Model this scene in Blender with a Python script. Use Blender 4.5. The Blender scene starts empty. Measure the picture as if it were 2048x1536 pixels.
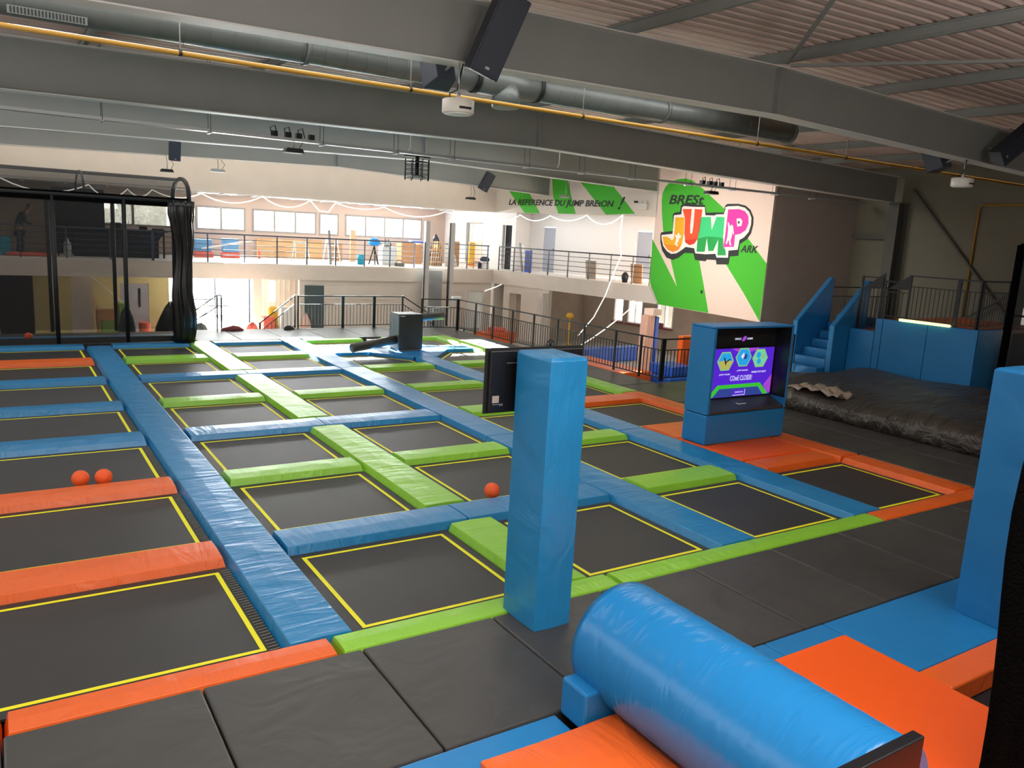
import bpy, bmesh, math, random
from mathutils import Vector, Matrix
random.seed(7)
PI = math.pi
scene = bpy.context.scene
COL = scene.collection

# ------------------------------------------------------------------ materials
def lin(c):
    c = c / 255.0
    return c / 12.92 if c <= .04045 else ((c + .055) / 1.055) ** 2.4

def rgb(r, g, b):
    return (lin(r), lin(g), lin(b), 1.0)

def mat(name, c, rough=.5, metal=0.0, spec=.5, bump=None, vary=0.0, emit=None):
    """bump = (scale xyz, strength, distance, detail); vary = amount of low-contrast wear in the colour"""
    m = bpy.data.materials.new(name)
    m.use_nodes = True
    nt = m.node_tree
    b = nt.nodes['Principled BSDF']
    b.inputs['Base Color'].default_value = rgb(*c)
    b.inputs['Roughness'].default_value = rough
    b.inputs['Metallic'].default_value = metal
    b.inputs['Specular IOR Level'].default_value = spec
    if emit:
        b.inputs['Emission Color'].default_value = rgb(*emit[0])
        b.inputs['Emission Strength'].default_value = emit[1]
    tc = None
    if bump or vary:
        tc = nt.nodes.new('ShaderNodeTexCoord')
    if bump:
        mp = nt.nodes.new('ShaderNodeMapping')
        mp.inputs['Scale'].default_value = bump[0]
        nz = nt.nodes.new('ShaderNodeTexNoise')
        nz.inputs['Scale'].default_value = 1.0
        nz.inputs['Detail'].default_value = bump[3] if len(bump) > 3 else 3
        nz.inputs['Distortion'].default_value = bump[4] if len(bump) > 4 else .6
        bp = nt.nodes.new('ShaderNodeBump')
        bp.inputs['Strength'].default_value = bump[1]
        bp.inputs['Distance'].default_value = bump[2]
        nt.links.new(tc.outputs['Object'], mp.inputs['Vector'])
        nt.links.new(mp.outputs['Vector'], nz.inputs['Vector'])
        nt.links.new(nz.outputs['Fac'], bp.inputs['Height'])
        nt.links.new(bp.outputs['Normal'], b.inputs['Normal'])
    if vary:
        nz2 = nt.nodes.new('ShaderNodeTexNoise')
        nz2.inputs['Scale'].default_value = 1.7
        nz2.inputs['Detail'].default_value = 5
        rp = nt.nodes.new('ShaderNodeMapRange')
        rp.inputs['From Min'].default_value = .3
        rp.inputs['From Max'].default_value = .7
        rp.inputs['To Min'].default_value = 1 - vary
        rp.inputs['To Max'].default_value = 1 + vary
        hs = nt.nodes.new('ShaderNodeHueSaturation')
        hs.inputs['Color'].default_value = rgb(*c)
        nt.links.new(tc.outputs['Object'], nz2.inputs['Vector'])
        nt.links.new(nz2.outputs['Fac'], rp.inputs['Value'])
        nt.links.new(rp.outputs['Result'], hs.inputs['Value'])
        nt.links.new(hs.outputs['Color'], b.inputs['Base Color'])
    return m

def thru(name, c, fac, rough=.6):
    """a net or thin sheet: part of the light goes straight through"""
    m = bpy.data.materials.new(name)
    m.use_nodes = True
    nt = m.node_tree
    b = nt.nodes['Principled BSDF']
    b.inputs['Base Color'].default_value = rgb(*c)
    b.inputs['Roughness'].default_value = rough
    t = nt.nodes.new('ShaderNodeBsdfTransparent')
    mx = nt.nodes.new('ShaderNodeMixShader')
    mx.inputs['Fac'].default_value = fac
    nt.links.new(b.outputs[0], mx.inputs[1])
    nt.links.new(t.outputs[0], mx.inputs[2])
    nt.links.new(mx.outputs[0], nt.nodes['Material Output'].inputs['Surface'])
    return m

WR = ((4.0, .8, 2), .36, .05, 2.5, 1.6)        # creases across a pad's length
M = {}
M['blue'] = mat('blue_vinyl', (34, 126, 180), .30, bump=WR, vary=.05)
M['blue_smooth'] = mat('blue_vinyl_smooth', (30, 118, 178), .38, bump=((2.5, 2.5, 2.5), .25, .05, 2), vary=.04)
M['green'] = mat('green_vinyl', (136, 196, 54), .34, bump=WR, vary=.05)
M['orange'] = mat('orange_vinyl', (226, 98, 30), .36, bump=WR, vary=.05)
M['orange_smooth'] = mat('orange_vinyl_smooth', (240, 90, 12), .5, bump=((2, 2, 2), .2, .05, 2))
M['ball'] = mat('orange_foam', (236, 92, 36), .6)
M['mat'] = mat('black_mat_vinyl', (62, 61, 59), .42, bump=((1.4, 2.0, 2), .30, .06, 2.5, 1.3), vary=.10)
M['bed'] = mat('black_woven_bed', (46, 45, 44), .5, bump=((60, 9, 1), .12, .004, 2), vary=.08)
M['frame_black'] = mat('black_frame', (16, 16, 17), .6)
M['yellow'] = mat('yellow_webbing', (232, 228, 20), .6)
M['spring'] = mat('steel_spring', (150, 150, 145), .35, metal=.9)
M['net_dark'] = mat('black_net_heavy', (4, 4, 4), .9, spec=.06, bump=((45, 45, 45), 1, .02, 1))
M['net'] = thru('black_net', (14, 15, 18), .75)
M['net_roof'] = thru('black_net_roof', (24, 25, 27), .5)
M['foil'] = mat('black_gathered_net', (15, 15, 16), .22, bump=((30, 30, 2), .4, .02, 3))
M['steel'] = mat('painted_steel_grey', (138, 141, 138), .55, bump=((3, 3, 3), .05, .02, 3), vary=.03)
M['steel_dark'] = mat('painted_steel_dark', (86, 86, 80), .6)
M['lorry_grey'] = mat('lorry_white_paint', (132, 130, 126), .5)
M['lorry_red'] = mat('lorry_red_paint', (150, 40, 32), .5)
M['steel_bounce_pale'] = mat('bounce_lit_and_pale_steel', (208, 208, 204), .5)  # grey flanges lightened for bounce light from below; also pale lift posts
M['galv'] = mat('galvanised_duct', (104, 110, 108), .42, metal=.3, vary=.08)
M['galv_flat'] = mat('galvanised_tray', (178, 180, 180), .4, metal=.5)
M['black_metal'] = mat('black_metal', (24, 23, 24), .45)
M['grey_metal'] = mat('grey_blue_metal', (70, 80, 100), .45)
M['ypipe'] = mat('yellow_gas_pipe', (168, 124, 32), .5)
M['roof'] = mat('roof_sheet', (208, 188, 178), .6, vary=.05)
M['wall'] = mat('white_plaster', (226, 216, 204), .85, vary=.03)
M['wall_white'] = mat('bright_white_plaster', (238, 236, 234), .85)
M['wall_grey'] = mat('grey_plaster', (172, 160, 151), .85, vary=.04)
M['wall_room'] = mat('beige_plaster', (176, 160, 144), .85, vary=.08)
M['wall_yellow'] = mat('pale_yellow_plaster', (214, 206, 150), .85, vary=.04)
M['clad'] = mat('cream_cladding', (112, 109, 92), .6, vary=.04)
M['wall_outer'] = mat('window_wall_plaster', (196, 176, 164), .85)
M['frame_grey'] = mat('window_frame_grey', (150, 146, 142), .6)
M['concrete'] = mat('concrete', (176, 172, 164), .8, vary=.08)
M['screed'] = mat('white_screed', (225, 222, 216), .7, vary=.05)
M['ground'] = mat('pale_asphalt', (104, 104, 104), .9, vary=.05)
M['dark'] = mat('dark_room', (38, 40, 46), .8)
M['white'] = mat('white_paint', (236, 236, 232), .5)
M['offwhite'] = mat('offwhite_plastic', (222, 219, 208), .5)
M['door_grey'] = mat('grey_door', (170, 176, 190), .5)
M['door_dark'] = mat('slate_door', (72, 86, 88), .5)
M['sign_beige'] = mat('mural_cream_paint', (240, 216, 200), .8)
M['sign_green'] = mat('mural_green_paint', (70, 186, 44), .75)
M['sign_dark'] = mat('mural_charcoal_paint', (46, 50, 48), .75)
M['logo_orange'] = mat('mural_red_orange', (244, 84, 44), .75)
M['logo_red'] = mat('mural_deep_red', (222, 56, 34), .75)
M['logo_amber'] = mat('mural_amber', (240, 178, 24), .75)
M['logo_gold'] = mat('mural_gold', (240, 146, 30), .75)
M['logo_mint'] = mat('mural_mint', (62, 208, 128), .75)
M['logo_teal'] = mat('mural_emerald', (32, 164, 78), .75)
M['logo_pink'] = mat('mural_pink', (240, 60, 170), .75)
M['logo_white'] = mat('mural_white', (250, 240, 232), .75)
M['spk'] = mat('black_speaker_vinyl', (42, 48, 60), .5)
M['plastic_black'] = mat('black_plastic', (20, 20, 24), .35)
M['led'] = mat('led_tube', (255, 250, 200), .4, emit=((255, 244, 140), 2.6))
M['strip'] = mat('led_flex_and_pane_glow', (250, 248, 240), .4, emit=((255, 250, 240), 1.0))  # LED flex; its glow also stands for daylight in two panes
M['scr_purple'] = mat('screen_purple', (20, 10, 60), .3, emit=((84, 36, 205), 1.0))
M['scr_violet'] = mat('screen_violet', (60, 20, 80), .3, emit=((160, 70, 205), 1.0))
M['scr_green'] = mat('screen_green', (10, 60, 20), .3, emit=((58, 190, 50), 1.0))
M['scr_navy'] = mat('screen_navy', (10, 20, 60), .3, emit=((48, 66, 140), 1.0))
M['scr_white'] = mat('screen_white', (90, 90, 90), .3, emit=((225, 222, 255), 1.0))
M['scr_rim'] = mat('screen_sage', (50, 80, 60), .3, emit=((130, 190, 130), 1.0))
M['scr_sky'] = mat('screen_sky', (10, 50, 90), .3, emit=((40, 160, 225), 1.0))
M['scr_sand'] = mat('screen_sand', (60, 60, 20), .3, emit=((180, 175, 90), 1.0))
M['scr_mint'] = mat('screen_mint', (30, 70, 50), .3, emit=((120, 205, 160), 1.0))
M['scr_dark'] = mat('screen_dark', (10, 16, 30), .3, emit=((24, 40, 70), 1.0))
M['wood'] = mat('pale_wood', (200, 164, 122), .7, vary=.1)
M['card'] = mat('cardboard', (184, 140, 100), .8, vary=.05)
M['tool_blue'] = mat('tool_blue', (26, 150, 226), .5)
M['tool_teal'] = mat('tool_teal', (24, 150, 176), .5)
M['royal'] = mat('royal_blue_plastic', (50, 84, 190), .5)
M['navy'] = mat('navy_cloth', (38, 44, 66), .8)
M['red'] = mat('red_plastic', (222, 104, 86), .5)
M['maroon'] = mat('maroon_cloth', (128, 60, 62), .85)
M['amber'] = mat('amber_plastic', (236, 186, 60), .5)
M['sky_blue'] = mat('faded_blue', (108, 160, 206), .6)
M['foam_blue'] = mat('foam_blue_vinyl', (34, 92, 190), .4)
M['pink_cloth'] = mat('pale_pink_sheet', (232, 190, 170), .6, bump=((9, 9, 1.2), .8, .06, 3))
M['plastic_sheet'] = mat('milky_plastic_sheet', (222, 214, 206), .4, bump=((9, 9, 1.2), .8, .05, 3))
M['green_card'] = mat('green_carton', (120, 160, 80), .8)
M['skin'] = mat('skin', (150, 106, 84), .6)
M['shirt'] = mat('dark_green_work_jacket', (44, 62, 56), .85)
M['trousers'] = mat('dark_work_trousers', (40, 46, 58), .85)
M['hair'] = mat('dark_hair', (26, 22, 20), .7)
M['grey_panel'] = mat('grey_lift_panel', (150, 152, 154), .5)
M['tyre'] = mat('tyre_rubber', (40, 40, 42), .8)

def glass_mat():
    m = bpy.data.materials.new('window_glass')
    m.use_nodes = True
    nt = m.node_tree
    for n in list(nt.nodes):
        if n.type == 'BSDF_PRINCIPLED':
            nt.nodes.remove(n)
    t = nt.nodes.new('ShaderNodeBsdfTransparent')
    t.inputs['Color'].default_value = (.95, .97, .97, 1)
    g = nt.nodes.new('ShaderNodeBsdfGlossy')
    g.inputs['Roughness'].default_value = .02
    mx = nt.nodes.new('ShaderNodeMixShader')
    mx.inputs['Fac'].default_value = .06
    nt.links.new(t.outputs[0], mx.inputs[1])
    nt.links.new(g.outputs[0], mx.inputs[2])
    nt.links.new(mx.outputs[0], nt.nodes['Material Output'].inputs['Surface'])
    return m
M['glass'] = glass_mat()

# ------------------------------------------------------------------ mesh helpers
FA = Vector((19.44, 31.96, 0)); FD = Vector((.2018, -.9794, 0)); FN = Vector((-.9794, -.2018, 0))
def facade(p):                     # (along the wall, out into the hall, height) -> world
    return FA + FD * p[0] + FN * p[1] + Vector((0, 0, p[2]))

class MB:
    def __init__(s, fr=None):
        s.bm = bmesh.new(); s.fr = fr
    def v(s, p):
        p = Vector(p)
        return s.bm.verts.new(s.fr(p) if s.fr else p)
    def face(s, vs):
        try: return s.bm.faces.new(vs)
        except ValueError: return None
    def hexa(s, P):                # 8 corners: bottom four, top four
        V = [s.v(p) for p in P]
        for f in ((3, 2, 1, 0), (4, 5, 6, 7), (0, 1, 5, 4), (1, 2, 6, 5), (2, 3, 7, 6), (3, 0, 4, 7)):
            s.face([V[i] for i in f])
        return s
    def box(s, x0, x1, y0, y1, z0, z1):
        return s.hexa([(x0, y0, z0), (x1, y0, z0), (x1, y1, z0), (x0, y1, z0), (x0, y0, z1), (x1, y0, z1), (x1, y1, z1), (x0, y1, z1)])
    def obox(s, c, size, R):       # oriented box: centre, full size, 3x3 or euler
        if not isinstance(R, Matrix):
            from mathutils import Euler
            R = Euler(R).to_matrix()
        c = Vector(c); hx, hy, hz = [k / 2 for k in size]
        P = [(-hx, -hy, -hz), (hx, -hy, -hz), (hx, hy, -hz), (-hx, hy, -hz), (-hx, -hy, hz), (hx, -hy, hz), (hx, hy, hz), (-hx, hy, hz)]
        return s.hexa([c + R @ Vector(p) for p in P])
    def prism(s, poly, a, b, ax=2): # polygon swept between a and b on axis ax
        def mk(p, h):
            q = list(p); q.insert(ax, h); return q
        A = [s.v(mk(p, a)) for p in poly]; B = [s.v(mk(p, b)) for p in poly]
        s.face(A[::-1]); s.face(B); n = len(poly)
        for i in range(n):
            s.face([A[i], A[(i + 1) % n], B[(i + 1) % n], B[i]])
        return s
    def bar(s, p, q, w, h=None):   # square bar from p to q
        h = h or w
        p = Vector(p); q = Vector(q); d = (q - p).normalized()
        u = d.cross(Vector((0, 0, 1)))
        if u.length < 1e-4: u = Vector((1, 0, 0))
        u.normalize(); t = u.cross(d)
        P = []
        for e in (p, q):
            P += [e - u * w / 2 - t * h / 2, e + u * w / 2 - t * h / 2, e + u * w / 2 + t * h / 2, e - u * w / 2 + t * h / 2]
        return s.hexa(P)
    def tube(s, pts, r, n=10, cap=True):
        pts = [Vector(p) for p in pts]; rings = []
        u = None
        for i, p in enumerate(pts):
            d = (pts[min(i + 1, len(pts) - 1)] - pts[max(i - 1, 0)]).normalized()
            if u is None:
                u = d.cross(Vector((0, 0, 1)))
                if u.length < 1e-3: u = Vector((1, 0, 0))
            u = (u - d * u.dot(d)).normalized(); w = d.cross(u)
            rr = r[i] if isinstance(r, (list, tuple)) else r
            rings.append([s.v(p + (u * math.cos(2 * PI * k / n) + w * math.sin(2 * PI * k / n)) * rr) for k in range(n)])
        for a, b in zip(rings, rings[1:]):
            for k in range(n):
                f = s.face([a[k], a[(k + 1) % n], b[(k + 1) % n], b[k]])
                if f: f.smooth = True
        if cap:
            s.face(rings[0][::-1]); s.face(rings[-1])
        return s
    def lathe(s, c, prof, n=24):   # prof: (radius, z) from the bottom up
        c = Vector(c); rings = []
        for r, z in prof:
            rings.append([s.v(c + Vector((max(r, 1e-4) * math.cos(2 * PI * k / n), max(r, 1e-4) * math.sin(2 * PI * k / n), z))) for k in range(n)])
        for a, b in zip(rings, rings[1:]):
            for k in range(n):
                f = s.face([a[k], a[(k + 1) % n], b[(k + 1) % n], b[k]])
                if f: f.smooth = True
        s.face(rings[0][::-1]); s.face(rings[-1])
        return s
    def ribbon(s, pts, side, w, t=.004):  # flat strip along pts, wide along 'side'
        side = Vector(side).normalized() * w / 2
        up = Vector((0, 0, t))
        pts = [Vector(p) for p in pts]
        R = [[s.v(p - side), s.v(p + side), s.v(p + side + up), s.v(p - side + up)] for p in pts]
        for a, b in zip(R, R[1:]):
            for k in range(4): s.face([a[k], a[(k + 1) % 4], b[(k + 1) % 4], b[k]])
        s.face(R[0][::-1]); s.face(R[-1])
        return s
    def build(s, name, m, parent=None, bevel=0, local=False, smooth=False, seg=2):
        bmesh.ops.recalc_face_normals(s.bm, faces=s.bm.faces)
        if parent and not local:
            off = Vector((0, 0, 0)); p = parent
            while p: off += p.location; p = p.parent
            bmesh.ops.translate(s.bm, verts=s.bm.verts, vec=-off)
        me = bpy.data.meshes.new(name)
        s.bm.to_mesh(me); s.bm.free()
        me.materials.append(M[m] if isinstance(m, str) else m)
        if smooth:
            for f in me.polygons: f.use_smooth = True
        o = bpy.data.objects.new(name, me); COL.objects.link(o)
        if parent: o.parent = parent
        if bevel:
            md = o.modifiers.new('bevel', 'BEVEL'); md.width = bevel; md.segments = seg; md.limit_method = 'ANGLE'
        return o

def tag(o, label, cat, group=None, kind=None):
    o['label'] = label; o['category'] = cat
    if group: o['group'] = group
    if kind: o['kind'] = kind
    return o
def thing(name, label, cat, loc, group=None):
    o = bpy.data.objects.new(name, None); COL.objects.link(o)
    o.location = loc; o.empty_display_size = .1
    return tag(o, label, cat, group)
def struct(o):
    o['kind'] = 'structure'; return o
def reuse(name, me, parent, loc):
    o = bpy.data.objects.new(name, me); COL.objects.link(o)
    o.parent = parent; o.location = loc
    return o
def centre(o):                     # move a lone mesh's origin to the middle of its base
    me = o.data; xs = [v.co.x for v in me.vertices]; ys = [v.co.y for v in me.vertices]; zs = [v.co.z for v in me.vertices]
    c = Vector(((min(xs) + max(xs)) / 2, (min(ys) + max(ys)) / 2, min(zs)))
    me.transform(Matrix.Translation(-c)); o.location = c
    return o
def text(name, body, m, parent, org, xdir, ydir, width=None, height=None, shear=0, bold=0, depth=.004):
    cu = bpy.data.curves.new(name, 'FONT'); cu.body = body; cu.shear = shear; cu.offset = bold; cu.extrude = depth
    cu.resolution_u = 3
    t = bpy.data.objects.new('tmp', cu); COL.objects.link(t)
    bpy.context.view_layer.update()
    me = bpy.data.meshes.new_from_object(t.evaluated_get(bpy.context.evaluated_depsgraph_get()))
    bpy.data.objects.remove(t)
    xs = [v.co.x for v in me.vertices]; ys = [v.co.y for v in me.vertices]
    w = max(xs) - min(xs); h = max(ys) - min(ys)
    sx = width / w if width else height / h; sy = height / h if height else sx
    X = Vector(xdir).normalized(); Y = Vector(ydir).normalized(); N = X.cross(Y)
    off = Vector((0, 0, 0)); p = parent
    while p: off += p.location; p = p.parent
    for v in me.vertices:
        a = (v.co.x - min(xs)) * sx; b = (v.co.y - min(ys)) * sy
        v.co = Vector(org) - off + X * a + Y * b + N * v.co.z
    me.materials.clear(); me.materials.append(M[m]); me.name = name
    o = bpy.data.objects.new(name, me); COL.objects.link(o); o.parent = parent
    return o

# ------------------------------------------------------------------ the setting
struct(MB().box(-4.5, 30, -6, 40, -1.4, -1.2).build('floor', 'concrete'))
struct(MB().box(-40, 70, 40.02, 110, -3.3, -3.2).build('ground', 'ground'))
dk = MB(); dk.box(-4, 13.95, -2, 26.3, -1.19, -.205); dk.box(13.95, 26.8, -2, 14.75, -1.19, -.205)
struct(dk.build('floor_deck', 'frame_black'))

# roof: ribbed sheets, ribs running with the frames, ridge at x = 11.4
def roof_z(x): return 6.82 - abs(x - 11.4) * .020
bm = MB()
xs = [-4.5, 11.4, 30]; prof = []
y = -6.0
while y < 33:
    prof += [(y, 0), (y + .13, 0), (y + .16, .045), (y + .22, .045)]; y += .25
rows = [[bm.v((x, yy, roof_z(x) + dz)) for x in xs] for yy, dz in prof]
for a, b in zip(rows, rows[1:]):
    for k in range(2): bm.face([a[k], a[k + 1], b[k + 1], b[k]])
ceil = struct(bm.build('ceiling', 'roof'))
md = ceil.modifiers.new('thick', 'SOLIDIFY'); md.thickness = .02; md.offset = 1
struct(MB().box(-4.5, 22.5, 32.2, 38, 4.5, 4.6).build('ceiling_mezzanine', 'wall'))

# outer shell out of view, closing the hall
struct(MB().box(-4.6, -4.5, -6, 40, -1.2, 7).build('wall_left', 'wall'))
struct(MB().box(-4.5, 30, -6.1, -6, -1.2, 7).build('wall_front', 'wall'))

# facade towards the hall: upper panels, mezzanine edges, lower walls
struct(MB().box(-4.5, 19.56, 32.005, 32.15, 4.41, 7.0).build('wall_back_upper', 'wall'))
wru = struct(MB(facade).box(-.06, 8.9, -.15, 0, 4.42, 7.0).build('wall_right_upper', 'wall'))
struct(MB().box(-4.5, 19.40, 32.0, 37.45, 1.2, 1.8).build('floor_mezzanine', 'screed'))
struct(MB().box(19.4, 23.0, 32.05, 37.45, 1.2, 1.8).build('floor_mezzanine_corner', 'screed'))
struct(MB(facade).box(0.0, 9.3, -2.2, 0, 1.2, 1.8).build('floor_mezzanine_right', 'screed'))
tb = MB(); tb.box(-4.5, 15.5, 31.93, 31.995, 1.2, 1.78); tb.box(16.95, 19.38, 31.93, 31.995, 1.2, 1.78)
struct(tb.build('trim_1', 'wall'))
struct(MB(facade).prism([(0, 1.2), (9.28, 1.155), (8.86, 1.80), (0, 1.80)], .005, .05, ax=1).build('trim_2', 'wall'))

wbl = MB()
wbl.box(10.34, 15.55, 32.02, 32.2, -1.2, 1.2); wbl.box(15.55, 18.1, 32.02, 32.2, -1.2, 1.2)
wbl.box(18.1, 19.0, 32.02, 32.2, .82, 1.2); wbl.box(19.0, 19.4, 32.02, 32.2, -1.2, 1.2)
struct(wbl.build('wall_back_lower', 'wall'))
struct(MB().box(11.0, 14.5, 31.98, 32.02, .42, .98).build('trim_3', 'wall'))
struct(MB().box(8.5, 8.84, 32.02, 32.36, -1.2, 1.2).build('trim_4', 'wall'))        # square pillar under the slab
# striped plasterboard partition behind the pillar
pb = struct(MB().box(9.3, 11.4, 34.6, 34.7, -1.2, 1.2).build('wall_back_partition', 'wall'))
for k in range(9):
    c = MB().box(9.4 + k * .22, 9.43 + k * .22, 34.585, 34.6, -1.15, 1.18).build('joint_stripe', 'wall_white', pb)
MB().box(9.86, 10.12, 34.57, 34.6, .05, .95).build('glowing_pane', 'strip', pb)  # pane glows to stand for a daylit window

# lower left: pale yellow lobby wall
wy = MB()
wy.box(-4.5, 1.55, 34.6, 34.8, -1.2, 1.2); wy.box(1.55, 4.1, 34.95, 35.1, -1.2, 1.2)
wy.box(4.1, 5.15, 34.95, 35.1, .75, 1.2); wy.box(5.15, 5.9, 34.95, 35.1, -1.2, 1.2)
struct(wy.build('wall_back_lobby', 'wall_yellow'))
d1 = struct(MB().box(4.12, 5.13, 34.97, 35.03, -1.2, .74).build('door_1', 'door_grey'))
MB().box(4.75, 4.85, 34.95, 34.97, -.2, .55).build('vision_panel', 'glass', d1)
struct(MB().box(.05, 1.15, 34.56, 34.62, -1.2, 1.05).build('door_2', 'dark'))

# back wall of the mezzanine with its windows, and the glazed entrance below
wb = MB()
Y0, Y1 = 37.5, 37.7
wins = [(3.1, 6.9, 2), (7.5, 9.62, 2), (9.92, 12.9, 3), (13.02, 14.0, 1), (14.32, 18.42, 4)]
lo, hi = 2.93, 3.97
wb.box(-4.5, 23, Y0, Y1, 1.2, lo); wb.box(-4.5, 23, Y0, Y1, hi, 4.6)
edge = [-4.5] + [k for w in wins for k in w[:2]] + [23]
for a, b in zip(edge[::2], edge[1::2]): wb.box(a, b, Y0, Y1, lo, hi)
struct(wb.build('wall_back_outer', 'wall_outer'))
for i, (a, b, n) in enumerate(wins):
    f = MB(); t = .085
    f.box(a, b, Y0 - .02, Y1 - .04, lo, lo + t); f.box(a, b, Y0 - .02, Y1 - .04, hi - t, hi)
    for k in range(n + 1):
        x = a + (b - a - t) * k / n
        f.box(x, x + t, Y0 - .02, Y1 - .04, lo + t, hi - t)
    fo = struct(f.build('window_%d' % (i + 1), 'frame_grey'))
    for k in range(n):
        x = a + (b - a - t) * k / n
        MB().box(x + t, x + (b - a - t) / n, Y0 + .06, Y0 + .07, lo + t, hi - t).build('pane', 'glass', fo)
# entrance: glass doors between x 5.9 and 9.3
we = MB()
we.box(-4.5, 5.85, Y0, Y1, -1.2, 1.2); we.box(10.2, 23, Y0, Y1, -1.2, 1.2)
struct(we.build('wall_back_entrance', 'wall_yellow'))
f = MB(); f.box(5.85, 10.2, Y0, Y0 + .1, 1.08, 1.2)
for x in (5.85, 7.0, 8.24, 9.75, 10.14): f.box(x, x + .06, Y0, Y0 + .1, -1.2, 1.08)
f.box(7.06, 8.24, Y0 + .02, Y0 + .08, -.16, -.1)
fo = struct(f.build('door_3', 'grey_metal'))
for a, b in ((5.91, 7.0), (7.06, 8.24), (8.3, 9.75), (9.81, 10.14)):
    MB().box(a, b, Y0 + .04, Y0 + .05, -1.2, 1.08).build('pane', 'glass', fo)
# glass door beside the goods lift, low right
f = MB(); f.box(18.1, 19.0, 32.05, 32.15, .76, .82); f.box(18.1, 19.0, 32.05, 32.15, .28, .33)
f.box(18.1, 18.15, 32.05, 32.15, -1.2, .76); f.box(18.95, 19.0, 32.05, 32.15, -1.2, .76)
fo = struct(f.build('door_4', 'white'))
MB().box(18.15, 18.95, 32.09, 32.1, -1.2, .28).build('pane', 'glass', fo)
MB().box(18.15, 18.95, 32.09, 32.1, .33, .76).build('pane', 'glass', fo)
struct(MB().box(17.2, 22, 34.3, 34.4, -1.2, 1.2).build('wall_back_stairwell', 'wall_white'))

# mezzanine corridor on the right: inner wall with doors
wi = MB(facade)
wi.box(-5.2, -3.55, -1.5, -1.3, 1.8, 4.5); wi.box(-3.55, -2.3, -1.5, -1.3, 3.95, 4.5); wi.box(-3.55, -2.3, -1.5, -1.3, 1.8, 2.0)
wi.box(-2.3, -.9, -1.5, -1.3, 1.8, 4.5); wi.box(-.9, -.25, -1.5, -1.3, 3.88, 4.5); wi.box(-.25, 0.0, -1.5, -1.3, 1.8, 4.5)
wi.box(-.1, 0.0, -2.3, -1.5, 1.8, 4.5)
wi.box(0, .88, -2.4, -2.25, 1.8, 4.5); wi.box(.88, 1.68, -2.4, -2.25, 3.9, 4.5); wi.box(1.68, 6.35, -2.4, -2.25, 1.8, 4.5)
wi.box(6.35, 7.15, -2.4, -2.25, 3.9, 4.5); wi.box(7.15, 9.4, -2.4, -2.25, 1.8, 4.5)
struct(wi.build('wall_right_corridor', 'wall_white'))
struct(MB(facade).box(-.9, -.25, -1.56, -1.51, 1.8, 3.88).build('door_5', 'dark'))  # dark plate behind the opening stands for the unlit doorway
for i, s0 in ((6, .88), (7, 6.35)):
    d = struct(MB(facade).box(s0 + .03, s0 + .77, -2.36, -2.3, 1.8, 3.87).build('door_%d' % i, 'door_grey'))
    MB(facade).box(s0 + .66, s0 + .7, -2.3, -2.24, 2.8, 2.92).build('door_handle', 'steel', d)
struct(MB(facade).box(-.06, 9.4, -2.5, -.15, 4.5, 4.6).build('ceiling_corridor', 'wall'))
def wf(f):
    for a in ((-3.55, -3.5), (-2.35, -2.3)): f.box(a[0], a[1], -1.5, -1.32, 2.0, 3.95)
    f.box(-3.5, -2.35, -1.5, -1.32, 3.9, 3.95); f.box(-3.5, -2.35, -1.5, -1.32, 2.0, 2.05)
    return f
fo = struct(wf(MB(facade)).build('window_7', 'frame_grey'))
MB(facade).box(-3.5, -2.35, -1.42, -1.41, 2.05, 3.9).build('pane', 'glass', fo)

# lower right room
wl = MB(facade)
wl.box(.75, 1.15, -.2, 0, -1.2, 1.2); wl.box(1.15, 1.9, -.2, 0, .85, 1.2); wl.box(1.9, 3.6, -.2, 0, -1.2, 1.2)
wl.box(0.0, .1, -1.6, -.02, -1.2, 1.2); wl.box(.1, .75, -1.6, -1.5, -1.2, 1.2); wl.box(.65, .75, -1.5, -.2, -1.2, 1.2)
struct(wl.build('wall_right_lower', 'wall'))
struct(MB(facade).box(1.15, 1.9, -.5, -.46, -1.2, .85).build('door_8', 'wall_room'))
wr = MB(facade); O0, O1 = -3.2, -3.0
wins2 = [(4.84, 5.38), (5.62, 6.42), (7.17, 8.03)]
wr.box(1.0, 13.4, O0, O1, -1.2, -.1); wr.box(1.0, 13.4, O0, O1, 1.1, 1.5)
edge = [1.0] + [k for w in wins2 for k in w] + [13.4]
for a, b in zip(edge[::2], edge[1::2]): wr.box(a, b, O0, O1, -.1, 1.1)
wr.box(2.9, 3.0, -3.0, -.2, -1.2, 1.2)
struct(wr.build('wall_right_outer', 'wall_room'))
for i, (a, b) in enumerate(wins2):
    f = MB(facade); t = .05
    f.box(a, b, O0, O1, -.1, -.05); f.box(a, b, O0, O1, 1.05, 1.1); f.box(a, a + t, O0, O1, -.05, 1.05); f.box(b - t, b, O0, O1, -.05, 1.05)
    if b - a > .6: f.box((a + b) / 2 - .02, (a + b) / 2 + .02, O0, O1, -.05, 1.05)
    fo = struct(f.build('window_%d' % (8 + i), 'white'))
    MB(facade).box(a + t, b - t, O0 + .08, O0 + .09, -.05, 1.05).build('pane', 'glass', fo)
    MB(facade).box(a - .04, b + .04, O1, O1 + .1, -.16, -.1).build('window_sill', 'maroon', fo)
struct(MB(facade).box(3, 13.4, -3.2, -.25, 1.25, 1.4).build('ceiling_lower_room', 'wall_room'))

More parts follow.
